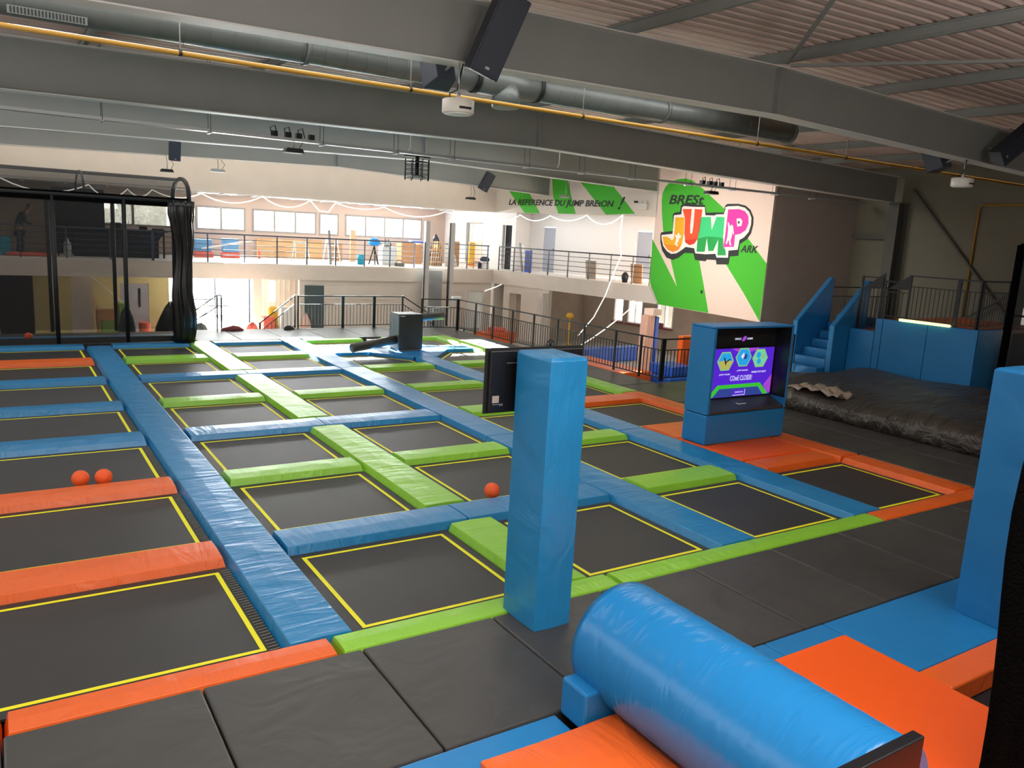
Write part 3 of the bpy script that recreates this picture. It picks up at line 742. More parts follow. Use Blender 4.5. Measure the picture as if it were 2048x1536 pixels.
# front edge
FR = 'front edge pads'
pad(-3.5, -.13, RY[0][0], RY[0][1], 'orange', 'orange front edge pad at the left margin of the photo', 'x', FR)
pad(-.12, 2.255, RY[0][0], RY[0][1], 'orange', 'long orange front edge pad at lower left', 'x', FR)
pad(2.265, 5.30, RY[0][0], RY[0][1], 'green', 'green front edge pad left of the tall blue post', 'x', FR)
pad(5.31, 9.91, RY[0][0], RY[0][1], 'green', 'green front edge pad right of the tall blue post', 'x', FR)
pad(9.92, 12.72, RY[0][0], RY[0][1], 'orange', 'orange front edge pad at the right corner of the field', 'x', FR)
# cross pads
CC = [['orange', 'orange', 'blue', 'blue', 'blue', 'orange', 'blue'], ['blue', 'green', 'blue', 'green', 'blue', 'green', 'blue'], ['blue', 'green', 'blue', 'green', 'blue', 'green', 'blue'],
      ['green', 'green', 'green', 'green', 'green', 'blue', 'green'], [None, None, 'orange', 'green', 'green', 'blue', 'green']]
for c in range(5):
    x0 = SX[c][1] + .05; x1 = SX[c + 1][0] - .05
    for k in range(7):
        m = CC[c][k]
        if not m: continue
        xa, xb = x0, x1
        if m == 'blue' and k in (0, 2, 4):
            if c == 1: xb = 4.793
            if c == 2: xa = 4.797
        pad(xa, xb, RY[k + 1][0], RY[k + 1][1], m, '%s cross pad, %s one %s' % (m, ORD[k], CN[c]), 'x', 'cross pads between trampolines', ends=.006 if m == 'blue' and c in (1, 2) else .03)
# chamfer pads and centre platform of the sweeper
def poly_pad(P, m, label, group=None, z0=-.2, z1=.006, name='edge_pad'):
    o = MB().prism(P, z0, z1).build(name, m, None, .012)
    return tag(centre(o), label, 'pad', group)
SW = 'sweeper platform pads'
poly_pad([(8.74, 20.895), (9.62, 19.82), (9.66, 19.86), (9.66, 20.895)], 'blue_smooth', 'triangular blue corner pad in front of the sweeper, left of its centre', SW)
poly_pad([(10.32, 19.86), (10.36, 19.82), (11.24, 20.895), (10.32, 20.895)], 'blue_smooth', 'triangular blue corner pad in front of the sweeper, right of its centre', SW)
poly_pad([(8.74, 21.605), (9.66, 21.605), (9.66, 22.66), (9.62, 22.70)], 'blue_smooth', 'triangular blue corner pad behind the sweeper, on the left', SW)
poly_pad([(10.32, 21.605), (11.24, 21.605), (10.36, 22.70), (10.32, 22.66)], 'blue_smooth', 'triangular blue corner pad behind the sweeper, on the right', SW)
poly_pad([(9.68, 19.78), (10.30, 19.78), (10.30, 20.83), (9.68, 20.83)], 'blue_smooth', 'square blue pad just in front of the sweeper body', SW)
poly_pad([(9.68, 20.85), (10.30, 20.85), (10.30, 23.38), (9.68, 23.38)], 'mat', 'black pad under and behind the sweeper body', SW)
# kiosk platform
KP = 'orange kiosk platform pads'
pad(10.34, 12.14, 8.22, 8.66, 'orange', 'orange sloping pad in front of the game kiosk, nearest piece', 'x', KP, .04)
pad(10.34, 12.14, 8.72, 10.25, 'orange_smooth', 'wide orange pad on which the game kiosk stands', 'x', KP, .0)
pad(10.34, 12.14, 10.27, 11.24, 'orange', 'orange pad behind the game kiosk', 'x', KP, .03)

# black floor mats
def fmat(x0, x1, y0, y1, label, group):
    o = MB().box(x0 + .006, x1 - .006, y0 + .006, y1 - .006, -.2, 0).build('floor_mat', 'mat', None, .018)
    centre(o); tag(o, label, 'floor mat', group); return o
FX = [-1.41, -.13, 1.15, 2.43, 3.71, 4.99, 6.27, 7.55, 8.83, 10.11, 11.39, 12.7]
nm = ['first', 'second', 'third', 'fourth', 'fifth', 'sixth', 'seventh', 'eighth', 'ninth', 'tenth', 'eleventh']
for i, (a, b_) in enumerate(zip(FX, FX[1:])):
    d = {0: 'at the lower left corner', 4: 'carrying the tall blue post', 5: 'behind the blue roll'}.get(i, '%s counted from the left' % nm[i])
    fmat(a, b_, 4.31, 5.83, 'black floor mat in the front walkway, ' + d, 'front walkway mats')
yy = [4.31, 5.83, 8.2, 10.51, 12.7, 14.72]
for i, (a, b_) in enumerate(zip(yy, yy[1:])):
    fmat(12.76, 13.95, a, b_, 'black floor mat right of the field beside the orange edge, %s from the front' % nm[i], 'right walkway mats')
    fmat(13.95, 15.3, a, b_, 'black floor mat along the black crash bag, %s from the front' % nm[i], 'right walkway mats')
    for j, xa in enumerate((15.3, 17.6)):
        if i == 4: fmat(xa, xa + 2.3, a, b_, 'black floor mat behind the crash bag, %s the stairs' % ('left of' if j == 0 else 'nearest'), 'right walkway mats')
yy = [14.73, 16.9, 19.1, 21.3, 23.5, 26.25]
for i, (a, b_) in enumerate(zip(yy, yy[1:])):
    fmat(12.76, 13.93, a, b_, 'black floor mat along the right fence, %s beyond the kiosk' % nm[i], 'fence walkway mats')
bx = [4.75, 6.0, 7.3, 8.6, 9.9, 11.3, 12.75]
for i, (a, b_) in enumerate(zip(bx, bx[1:])):
    fmat(a, b_, 23.86, 26.25, 'black floor mat along the back of the field, %s from the net cage' % nm[i], 'back walkway mats')

# foam balls
for x, y, d in ((.80, 11.50, 'left one of two side by side behind an orange pad'), (1.07, 11.46, 'right one of two side by side behind an orange pad'), (5.585, 8.93, 'left of the tall blue post'), (.66, 24.9, 'inside the black net cage')):
    z = BZ + .002 if y < 20 else -.03
    b = MB(); R = .108
    b.lathe((x, y, z), [(R * math.sin(PI * k / 16), R - R * math.cos(PI * k / 16)) for k in range(17)], 28)
    o = b.build('foam_ball', 'ball'); centre(o); tag(o, 'orange foam ball, ' + d, 'ball', 'orange foam balls')

# tall blue post with the screen fixed behind it
def post(name, x0, x1, y0, y1, h, m, label, sag=.02):
    b = MB(); n = 14; nx = 8; rings = []
    def ring(z, ins, wob):
        P = []
        for (a, c), (d, e) in (((x0, y0), (x1, y0)), ((x1, y0), (x1, y1)), ((x1, y1), (x0, y1)), ((x0, y1), (x0, y0))):
            for k in range(nx):
                t = k / nx; x = a + (d - a) * t; y = c + (e - c) * t
                q = math.sin(PI * t) * wob
                nx_, ny_ = (e - c), -(d - a); L = math.hypot(nx_, ny_)
                x += nx_ / L * q; y += ny_ / L * q
                cx_, cy_ = (x0 + x1) / 2, (y0 + y1) / 2
                P.append(b.v((x + (cx_ - x) * ins, y + (cy_ - y) * ins, z)))
        return P
    for i in range(n + 1):
        rings.append(ring(h * .99 * i / n, 0, .012 + .003 * math.sin(i * 1.9)))
    rings.append(ring(h, .06, 0)); rings.append(ring(h + .015, .5, 0))
    for a, c in zip(rings, rings[1:]):
        k = len(a)
        for i in range(k): b.face([a[i], a[(i + 1) % k], c[(i + 1) % k], c[i]])
    b.face(rings[0][::-1]); b.face(rings[-1])
    o = b.build(name, m, None, .006)
    return tag(centre(o), label, 'post')
post('padded_post', 3.90, 4.29, 5.40, 5.93, 2.485, 'blue', 'tall square blue padded post standing at the front edge, centre of the photo')
tv = thing('wall_screen', 'flat black screen seen from behind, fixed to the tall blue post', 'screen', (4.2, 6.06, 1.92))
MB().box(3.69, 4.72, 6.03, 6.075, 1.90, 2.46).build('back_cover', 'plastic_black', tv, .008)
MB().box(3.66, 4.75, 6.076, 6.09, 1.88, 2.48).build('frame', 'frame_black', tv)
MB().box(4.0, 4.5, 5.955, 6.028, 2.1, 2.36).build('mount', 'black_metal', tv)
MB().box(3.72, 3.79, 6.024, 6.029, 1.985, 2.05).build('rating_sticker', 'wall_grey', tv)
for k in range(8): MB().box(3.728 + k * .014, 3.734 + k * .014, 6.024, 6.029, 1.955 if k > 4 else 1.965, 1.975).build('port_mark', 'galv_flat', tv)
MB().box(3.86, 3.98, 6.024, 6.029, 2.345, 2.35).build('seam_line', 'galv_flat', tv)

# sweeper machine
sw = thing('sweeper_machine', 'black padded sweeper machine with two round arms on the far trampolines', 'ride', (10.04, 21.25, 0))
b = MB(); b.prism([(9.66, 20.93), (10.43, 20.93), (10.43, 21.6), (9.66, 21.6)], .02, 1.06); b.build('body', 'mat', sw, .02)
b = MB(); b.box(9.68, 10.40, 20.95, 21.58, .007, .02); b.build('foot_plate', 'galv_flat', sw)
def padarm(p, q, r, m):
    p = Vector(p); q = Vector(q); d = (q - p).normalized()
    return MB().tube([p, q - d * .04, q - d * .012, q], [r, r, r * .8, r * .4], 24).build('arm', m, sw)
padarm((9.66, 21.15, .30), (8.05, 20.45, .20), .125, 'mat')
padarm((10.43, 21.45, .90), (11.46, 21.62, .93), .12, 'mat')
MB().box(9.7, 9.85, 20.922, 20.928, .995, 1.015).build('white_logo', 'white', sw)

# ------------------------------------------------------------------ game kiosk
kx0, kx1, ky0, ky1 = 10.36, 12.45, 9.62, 10.18
kz = .012
ks = thing('game_kiosk', 'big blue padded game kiosk with a glowing purple touch screen', 'kiosk', ((kx0 + kx1) / 2, (ky0 + ky1) / 2, kz))
MB().box(kx0, kx1, ky0, ky1, kz, .545).build('base', 'blue_smooth', ks, .02)
MB().box(kx0, kx0 + .07, ky0, ky1, .555, 2.08).build('side_panel', 'blue_smooth', ks, .012)
MB().box(kx1 - .05, kx1, ky0, ky1, .555, 2.08).build('side_panel', 'blue_smooth', ks, .012)
MB().box(kx0, kx1, ky0, ky1, 2.082, 2.12).build('top_panel', 'blue_smooth', ks, .012)
MB().box(kx0 + .07, kx1 - .05, 10.0, ky1 - .01, .555, 2.08).build('back_board', 'frame_black', ks)
b = MB(); b.prism([(ky0 + .01, .556), (9.985, .556), (9.985, .74), (9.97, .74), (ky0 + .01, .60)], kx0 + .075, kx1 - .055, ax=0); b.build('shelf', 'mat', ks)
b = MB(); b.box(kx1 - .058, kx1 - .051, ky0 + .01, 9.99, .75, 2.08); b.build('inner_cheek', 'plastic_black', ks)
sc = MB().box(10.60, 12.40, 9.955, 9.998, .745, 1.70).build('screen_bezel', 'plastic_black', ks)
def sq(name, P, m, off, par=sc):
    return MB().prism(P, 9.955 - off - .002, 9.955 - off, ax=1).build(name, m, par)
X0, X1, Z0, Z1 = 10.64, 12.36, .77, 1.67
sq('display', [(X0, Z0), (X1, Z0), (X1, Z1), (X0, Z1)], 'scr_purple', .001)
sq('violet_glow', [(11.2, Z1), (11.95, Z1), (11.85, 1.62), (11.6, 1.58), (11.35, 1.61)], 'scr_violet', .004)
sq('violet_glow', [(12.36, .80), (12.36, 1.15), (12.15, .95), (12.25, .80)], 'scr_violet', .004)
for i, (hx, hz, top, bot) in enumerate(((11.06, 1.44, 'scr_sky', 'scr_sand'), (11.53, 1.50, 'scr_sky', 'scr_sky'), (11.98, 1.47, 'scr_mint', 'scr_mint'))):
    H = lambda r: [(hx + r * math.cos(k * PI / 3), hz + r * .92 * math.sin(k * PI / 3)) for k in range(6)]
    sq('game_tile_rim', H(.215), 'scr_rim', .006); sq('game_tile', H(.185), top, .009)
    if bot == 'scr_sand': sq('game_tile_ground', [(hx - .185, hz), (hx - .0925, hz - .147), (hx + .0925, hz - .147), (hx + .185, hz), (hx, hz + .02)], bot, .012)
    if i == 0:
        for q in ([(hx - .06, hz + .08), (hx - .03, hz + .07), (hx + .02, hz - .03), (hx, hz - .08), (hx - .02, hz - .03)], [(hx, hz - .03), (hx + .12, hz + .03), (hx + .11, hz + .05), (hx, hz - .005)]): sq('tile_bird', q, 'scr_dark', .014)
    if i == 1: sq('tile_shape', [(hx - .03, hz), (hx + .05, hz + .07), (hx + .09, hz + .02), (hx + .06, hz - .04), (hx, hz - .03)], 'scr_navy', .012); sq('tile_shape', [(hx - .08, hz + .02), (hx - .01, hz + .09), (hx + .01, hz + .02), (hx - .03, hz - .03)], 'scr_white', .013)
    if i == 2:
        for dx, dz, r in ((-.05, .06, .06), (.07, .03, .05), (-.03, -.06, .055), (.03, -.1, .03)): sq('tile_bubble', [(hx + dx + r * math.cos(a * PI / 4), hz + dz + r * math.sin(a * PI / 4)) for a in range(8)], 'scr_rim' if dx > 0 else 'scr_sky', .012)
sq('arena_edge', [(10.66, .775), (10.92, 1.0), (12.05, 1.0), (12.3, .775), (12.16, .775), (12.0, .93), (10.97, .93), (10.80, .775)], 'scr_green', .006)
sq('arena', [(10.82, .775), (10.98, .925), (11.99, .925), (12.14, .775)], 'scr_navy', .004)
sq('button', [(11.33, .80), (11.64, .80), (11.64, .90), (11.33, .90)], 'scr_purple', .008)
sq('button_edge', [(11.33, .79), (11.655, .79), (11.655, .90), (11.645, .90), (11.645, .80), (11.33, .80)], 'scr_white', .010)
def stext(body, x, z, w, h, m='scr_white', sh=.2, off=.014, par=sc, y=9.955):
    return text('screen_text', body, m, par, (x, y - off, z), (1, 0, 0), (0, 0, 1), w, h, sh, 0, .001)
stext('COmE CLOSER!', 11.22, 1.07, .58, .095, sh=0)
stext('JUMPY URUBU', 10.92, 1.175, .29, .035); stext('JUMP MASTER', 11.38, 1.235, .29, .035); stext('BUBBLE POP HUNT', 11.78, 1.195, .40, .035)
stext('SWITCH', 11.38, .835, .22, .03)
text('screen_text', 'SINGLE', 'scr_white', ks, (11.30, 9.99, 1.82), (1, 0, 0), (0, 0, 1), .16, .035, 0, .01, .001)
text('screen_text', 'GAMES', 'scr_white', ks, (11.62, 9.99, 1.82), (1, 0, 0), (0, 0, 1), .15, .035, 0, .01, .001)
MB().prism([(11.48, 1.80), (11.53, 1.79), (11.58, 1.82), (11.60, 1.87), (11.57, 1.89), (11.52, 1.87)], 9.988, 9.992, ax=1).build('logo_mark', 'scr_violet', ks)
lg = MB(); lg.obox((11.42, 9.78, .668), (.22, .022, .004), (math.atan2(.14, .35), 0, 0)); lg.obox((11.31, 9.79, .672), (.05, .06, .004), (math.atan2(.14, .35), 0, .5)); lg.build('white_logo', 'white', ks)

# ------------------------------------------------------------------ right-hand pillar, crash bag, climbing platform, stairs
post('padded_pillar', 8.0, 8.62, 3.10, 3.86, 2.50, 'blue_smooth', 'big blue padded pillar at the right edge of the photo, beside the black net')
b = MB(); n = 40; m_ = 30; rw = []
ax0, ax1, ay0, ay1 = 14.78, 20.25, 4.6, 13.2
for i in range(n + 1):
    r_ = []
    for j in range(m_ + 1):
        s = i / n; t = j / m_; x = ax0 + (ax1 - ax0) * s; y = ay0 + (ay1 - ay0) * t
        ed = min(s, 1 - s, t, 1 - t)
        z = .44 + .028 * math.sin(y * 2.1 + x * .6) * math.sin(x * 1.3) + .025 * math.sin(x * 3.1 - y * 1.7) - .10 * max(0, 1 - ed * 14)
        r_.append(b.v((x, y, z)))
    rw.append(r_)
for i in range(n):
    for j in range(m_): b.face([rw[i][j], rw[i + 1][j], rw[i + 1][j + 1], rw[i][j + 1]])
def skirt(loop):
    low = [b.v((v.co.x + (-.05 if v.co.x < ax0 + .01 else 0) + .02 * math.sin(v.co.y * 9), v.co.y, .012)) for v in loop]
    mid = [b.v((v.co.x + (-.07 if v.co.x < ax0 + .01 else 0), v.co.y, .25 + .03 * math.sin(v.co.y * 5))) for v in loop]
    for A, B_ in ((loop, mid), (mid, low)):
        for k in range(len(A)): b.face([A[k], A[(k + 1) % len(A)], B_[(k + 1) % len(A)], B_[k]])
    b.face(low)
lp = [rw[i][0] for i in range(n + 1)] + [rw[n][j] for j in range(1, m_ + 1)] + [rw[i][m_] for i in range(n - 1, -1, -1)] + [rw[0][j] for j in range(m_ - 1, 0, -1)]
skirt(lp)
M['bag'] = mat('wrinkled_black_bag', (66, 60, 54), .38, bump=((.8, 2.6, 2), .9, .22, 4, 1.6), vary=.1)
o = b.build('crash_bag', 'bag', None, smooth=True)
tag(centre(o), 'wide low black crash bag with wrinkled cover in front of the blue platform', 'crash bag')
b = MB(); n = 12; rw = []
for i in range(n + 1):
    rw.append([b.v((14.85 + .09 * j, 10.2 + .11 * i, .475 + .035 * math.sin(i * 1.9 + j) + .05 * math.sin(j * 1.3) + (.05 if 2 < i < 9 else 0))) for j in range(8)])
for a, c in zip(rw, rw[1:]):
    for k in range(7): b.face([a[k], a[k + 1], c[k + 1], c[k]])
o = b.build('cover_flap', 'pink_cloth', None, smooth=True); md = o.modifiers.new('t', 'SOLIDIFY'); md.thickness = .01
M['flap'] = mat('grey_brown_flap', (150, 134, 120), .5, bump=((3, 8, 2), .8, .1, 4)); o.data.materials[0] = M['flap']
tag(centre(o), 'crumpled pale flap lying on the crash bag beside the kiosk', 'flap')

# platform wall panels
PG = 'blue platform wall panels'
def wpanel(P, z0, z1, label, m='blue_smooth'):
    o = MB().prism(P, z0, z1).build('wall_pad', m, None, .02); return tag(centre(o), label, 'wall pad', PG)
wpanel([(20.4, 10.36), (20.52, 10.48), (20.52, 11.65), (20.4, 11.65)], .005, 1.78, 'blue wall pad of the platform, right one under the light tube')
wpanel([(20.4, 11.66), (20.52, 11.66), (20.52, 12.92), (20.4, 12.92)], .005, 1.77, 'blue wall pad of the platform, left one under the light tube')
wpanel([(20.4, 12.93), (20.52, 12.93), (20.52, 13.13), (20.4, 13.13)], .005, 1.76, 'narrow blue wall pad left of the light tube')
wpanel([(20.4, 13.14), (20.52, 13.14), (20.52, 13.9), (20.4, 13.9)], .005, 1.40, 'lower blue wall pad between the stairs and the platform')
wpanel([(20.41, 10.35), (22.1, 10.35), (22.1, 10.47), (20.53, 10.47)], .005, 1.79, 'blue wall pad on the right-hand end of the platform')
pf = MB(); pf.box(20.54, 25.8, 10.5, 13.1, -.2, 1.62); pf.box(20.54, 25.8, 13.1, 13.85, -.2, 1.25)
tag(centre(pf.build('platform', 'frame_black')), 'raised platform behind the blue wall pads', 'platform')
OG = 'orange platform floor pads'
for a, c, z, d in ((10.5, 11.8, 1.62, 'right part'), (11.81, 13.08, 1.62, 'left part'), (13.1, 13.83, 1.25, 'lower step near the stairs')):
    o = MB().box(20.55, 24.5, a, c, z + .001, z + .13).build('floor_pad', 'orange', None, .02)
    tag(centre(o), 'orange floor pad on top of the blue platform, ' + d, 'pad', OG)
lt = thing('light_tube', 'glowing yellow-white light tube along the top edge of the blue platform', 'lamp', (20.36, 11.75, 1.8))
MB().tube([(20.35, 11.06, 1.80), (20.35, 12.42, 1.80)], .035, 12).build('tube', 'led', lt)
MB().box(20.36, 20.398, 11.02, 12.46, 1.785, 1.815).build('holder', 'white', lt)
# stairs
def cheek(y0, y1, label):
    P = [(19.72, .005), (19.72, 1.45), (21.10, 2.73), (21.2, 2.73), (21.2, .005)]
    o = MB().prism(P, y0, y1, ax=1).build('stair_side_panel', 'blue_smooth', None, .02)
    return tag(centre(o), label, 'stair panel', 'blue stair side panels')
cheek(15.16, 15.32, 'tall slanting blue side panel of the stairs, farther left one')
cheek(13.92, 14.08, 'tall slanting blue side panel of the stairs, right one nearer the platform')
stp = thing('padded_stairs', 'blue padded steps rising between the two slanting side panels', 'stairs', (20.4, 14.6, 0))
for k in range(7):
    MB().box(19.40 + k * .34, 21.9, 14.10, 15.14, .005 + k * .235, .24 + k * .235).build('step', 'blue_smooth', stp, .015)

# ------------------------------------------------------------------ fences
_bars = {}
def bar_mesh(h):
    k = round(h, 3)
    if k not in _bars:
        o = MB().box(-.008, .008, -.008, .008, 0, h).build('baluster', 'black_metal'); _bars[k] = o.data
        bpy.data.objects.remove(o)
    return _bars[k]
def fence(p, q, z, label, group, h=1.1, posts=2, step=.115, m='black_metal', drop=0, cat='fence'):
    p = Vector((p[0], p[1], z)); q = Vector((q[0], q[1], z + drop)); d = q - p; L = Vector((d.x, d.y, 0)).length
    r = thing('fence_panel', label, cat, (p + q) / 2 - Vector((0, 0, drop / 2 if drop else 0)), group)
    up = Vector((0, 0, 1)); e = d.normalized()
    for i, c in enumerate((p, q)):
        if i == 0 or posts == 2: MB().bar(c + up * .002, c + up * h, .05, .05).build('post', m, r)
    MB().bar(p + up * (h - .02), q + up * (h - .02), .035, .035).build('top_rail', m, r)
    MB().bar(p + up * (h - .30), q + up * (h - .30), .025, .025).build('mid_rail', m, r)
    MB().bar(p + up * .09, q + up * .09, .025, .025).build('bottom_rail', m, r)
    n = max(2, int(L / step)); me = bar_mesh(h - .40)
    for k in range(1, n):
        c = p + d * (k / n) + up * .095
        reuse('baluster', me, r, c - r.location)
    return r
FP = [(13.86, 25.05), (13.89, 23.87), (13.92, 22.76), (13.95, 21.6), (13.98, 20.42), (14.01, 19.2), (14.04, 17.95), (14.08, 16.6), (14.11, 15.6), (14.16, 14.86)]
for i, (a, c) in enumerate(zip(FP, FP[1:])):
    fence(a, c, 0, 'black fence panel along the right side of the deck, %s from the far corner' % nm[i], 'right deck fence', posts=2 if i == 8 else 1)
fence((14.22, 14.84), (15.55, 14.84), 0, 'black fence panel left of the game kiosk, after the corner', 'corner deck fence')
fence((15.6, 14.84), (17.4, 14.84), 0, 'black fence panel hidden behind the game kiosk', 'corner deck fence')
fence((17.45, 14.84), (19.3, 14.9), 0, 'black fence panel between the game kiosk and the blue stairs', 'corner deck fence')
fence((12.55, 25.35), (13.82, 25.08), 0, 'black fence panel at the far right corner of the deck, beside the lift', 'back deck fence', m='black_metal')
fence((8.42, 26.2), (9.95, 26.2), 0, 'black fence panel at the back of the deck, left one of three', 'back deck fence')
fence((10.0, 26.2), (11.1, 26.2), 0, 'black fence panel at the back of the deck, middle one of three', 'back deck fence')
fence((11.15, 26.2), (12.2, 26.2), 0, 'black fence panel at the back of the deck, right one of three', 'back deck fence')
fence((8.36, 26.36), (7.3, 26.7), 0, 'sloping black stair rail going down left from the back deck', 'stair rails', drop=-.95)
fence((12.28, 26.36), (13.6, 26.5), 0, 'sloping black stair rail going down right from the back deck', 'stair rails', drop=-.75)
g = thing('gate_rail', 'thin dark handrail of the steps beside the net cage, sloping down to the left', 'railing', (5.88, 26.15, 0))
for x in (5.82, 5.95): MB().bar((x, 26.15, .002), (x, 26.15, 1.1), .04).build('post', 'black_metal', g)
b = MB(); b.bar((5.82, 26.15, 1.1), (5.95, 26.15, 1.1), .04); b.bar((5.82, 26.2, 1.08), (5.05, 26.9, .35), .03); b.bar((5.82, 26.2, .72), (5.12, 26.9, .1), .03); b.build('handrail', 'black_metal', g)
# platform fence
PFN = 'platform top fence'
fence((20.6, 13.82), (20.6, 13.2), 1.38, 'black fence panel on the platform beside the stairs', PFN, h=1.5)
fence((20.6, 13.12), (20.6, 12.45), 1.755, 'black fence panel on the platform left of the light tube', PFN, h=1.05, posts=1)
fence((20.6, 12.4), (20.6, 11.12), 1.755, 'black fence panel on the platform above the light tube', PFN, h=1.24)
fence((20.6, 11.07), (20.6, 10.55), 1.755, 'black fence panel on the platform right of the light tube', PFN, h=1.24)
fence((20.65, 10.52), (21.95, 10.52), 1.755, 'black fence panel on the right-hand end of the platform', PFN, h=1.24)
fence((21.3, 15.5), (24.5, 15.5), 1.2, 'black fence panel behind the blue stairs', PFN, h=1.25)
for x, y in ((20.62, 13.16), (20.62, 12.43)):
    o = MB().prism([(0, 0), (0, -.40), (.55, -.42)], -.015, .015, ax=1).build('corner_gusset', 'black_metal'); o.location = (x, y, 3.0); o.rotation_euler = (0, 0, PI / 2 + .2)
    tag(o, 'dark triangular gusset at the top of a platform post, %s one' % ('left' if y > 13 else 'right'), 'gusset', 'post gussets')

# mezzanine railings: posts with five horizontal bars
def mrail(P, label, group, px, m='grey_metal', zf=1.802):
    r = thing('mezzanine_railing', label, 'railing', (Vector((P[0][0], P[0][1], zf)) + Vector((P[1][0], P[1][1], zf))) / 2, group)
    a = Vector((P[0][0], P[0][1], 0)); c = Vector((P[1][0], P[1][1], 0))
    for i, z in enumerate((1.08, .88, .68, .48, .28)):
        w = .05 if i == 0 else .022
        MB().bar(a + Vector((0, 0, zf + z)), c + Vector((0, 0, zf + z)), w).build('top_rail' if i == 0 else 'bar', m, r)
    for t in px:
        q = a + (c - a) * t
        MB().bar(q + Vector((0, 0, zf)), q + Vector((0, 0, zf + 1.06)), .045).build('post', m, r)
mrail(((-2, 32.2), (4.9, 32.2)), 'grey mezzanine railing seen through the black net cage', 'mezzanine railings', [0, .2, .4, .6, .8, 1])
mrail(((4.95, 32.2), (15.5, 32.2)), 'grey mezzanine railing in front of the row of back windows', 'mezzanine railings', [0, .18, .31, .43, .545, .66, .78, .89, 1])
mrail(((15.75, 32.2), (16.75, 32.2)), 'short grey railing between the two lift posts', 'mezzanine railings', [])
mrail(((17.0, 32.2), (19.3, 32.2)), 'grey mezzanine railing right of the lift, in front of the bright side window', 'mezzanine railings', [.5, .97])
rp = [facade((.12, -.2, 0)), facade((8.7, -.2, 0))]
mrail((rp[0], rp[1]), 'dark mezzanine railing of the right-hand corridor below the slogan mural', 'mezzanine railings', [0, .115, .235, .365, .5, .635, .77, .90, 1], 'black_metal')

# goods lift: two light posts with a grey panel between
gl = thing('goods_lift', 'goods lift of two tall light posts and grey panel, before the mezzanine', 'lift', (16.2, 31.2, -1.2))
for x in (15.46, 16.66):
    b = MB(); b.box(x, x + .20, 31.05, 31.25, -1.2, 3.82); b.build('post', 'steel_bounce_pale', gl)
b = MB(); b.box(15.68, 16.6, 31.6, 31.66, -1.2, 1.72); b.build('panel', 'grey_panel', gl)
b = MB(); b.box(16.56, 16.63, 31.0, 31.08, -1.2, 3.8); b.build('guide_rail', 'black_metal', gl)
b = MB(); b.box(15.4, 15.44, 31.0, 31.05, -1.2, 2.95); b.build('cable_duct', 'black_metal', gl)

# ------------------------------------------------------------------ black net cage at left
cgx = 4.66; fy, by = 23.93, 26.35
nc = thing('net_cage', 'big black net cage with padded posts and arched net roof at the left', 'cage', (2, 25, 0))
for x in (1.31, 2.97, 4.62):
    for y in (fy, by):
        MB().tube([(x, y, .005), (x, y, 3.86)], .055, 12).build('post', 'frame_black', nc)
def arch(x, r, nm_='hoop'):
    P = []
    for k in range(13):
        a = PI * k / 12
        P.append((x, (fy + by) / 2 - (by - fy) / 2 * math.cos(a), 3.86 + .66 * math.sin(a) ** .7))
    MB().tube(P, r, 10).build(nm_, 'frame_black', nc)
arch(4.62, .06); arch(2.05, .03); arch(-.6, .05)
for y, z in ((fy, 3.86), (by, 3.86)):
    MB().tube([(-2.2, y, z), (4.64, y, z)], .06, 10).build('top_rail', 'frame_black', nc)
MB().tube([(-2.2, (fy + by) / 2 + .4, 4.50), (4.62, (fy + by) / 2 + .4, 4.50)], .05, 8).build('ridge_rail', 'frame_black', nc)
for x in (1.0, 2.9):
    MB().tube([(-2.2, fy + .35, 4.22), (4.6, fy + .35, 4.24)], .012, 6).build('wire', 'galv_flat', nc) if x < 2 else None
MB().box(-2.2, 4.66, fy - .03, fy + .03, .005, .16).build('bottom_padding', 'frame_black', nc)
MB().box(-2.2, 4.66, fy - .04, fy - .031, 3.70, 3.95).build('top_padding', 'net_dark', nc)
MB().box(-2.2, 4.6, fy - .008, fy - .004, .16, 3.72).build('front_net', 'net', nc)
MB().box(4.655, 4.66, fy, by, .16, 3.82).build('side_net', 'net', nc)
MB().box(-2.2, 4.6, by + .004, by + .008, .05, 3.82).build('back_net', 'net', nc)
b = MB(); rw = []
for k in range(13):
    a = PI * k / 12
    p = ((fy + by) / 2 - (by - fy) / 2 * math.cos(a), 3.86 + .66 * math.sin(a) ** .7)
    rw.append([b.v((-2.2, p[0], p[1])), b.v((4.60, p[0], p[1]))])
for a, c in zip(rw, rw[1:]): b.face([a[0], a[1], c[1], c[0]])
b.build('roof_net', 'net_roof', nc)
# gathered net curtain at its right end
b = MB(); rw = []
for i in range(22):
    z = .02 + 3.86 * i / 21; r_ = []
    for k in range(40):
        a = 2 * PI * k / 40
        w = (.30 if z > 3.4 else .22 + .05 * math.sin(z * 2.2)) + .045 * math.sin(a * 9 + z * .6)
        r_.append(b.v((4.36 + w * math.cos(a) * 1.05 + .03 * math.sin(z * 3), fy - .36 + w * .7 * math.sin(a), z)))
    rw.append(r_)
for a, c in zip(rw, rw[1:]):
    for k in range(40): b.face([a[k], a[(k + 1) % 40], c[(k + 1) % 40], c[k]])
b.face(rw[0][::-1]); b.face(rw[-1])
o = b.build('net_curtain', 'foil', None, smooth=True)
tag(centre(o), 'shiny black net curtain gathered in folds at the right corner of the cage', 'net')
pad(-2.2, 4.45, 24.95, 25.45, 'blue', 'blue pad lying inside the black net cage', 'x', None, .03, .02)
tag(centre(MB().box(-2.2, 4.5, 24.02, 24.9, -.2, -.03).build('trampoline_bed', 'bed')), 'dark trampoline bed along the front inside the net cage', 'trampoline')
tag(centre(MB().box(-2.2, 4.5, 25.5, 26.2, -.2, -.02).build('floor_mat', 'mat')), 'black mat at the back inside the net cage', 'floor mat')

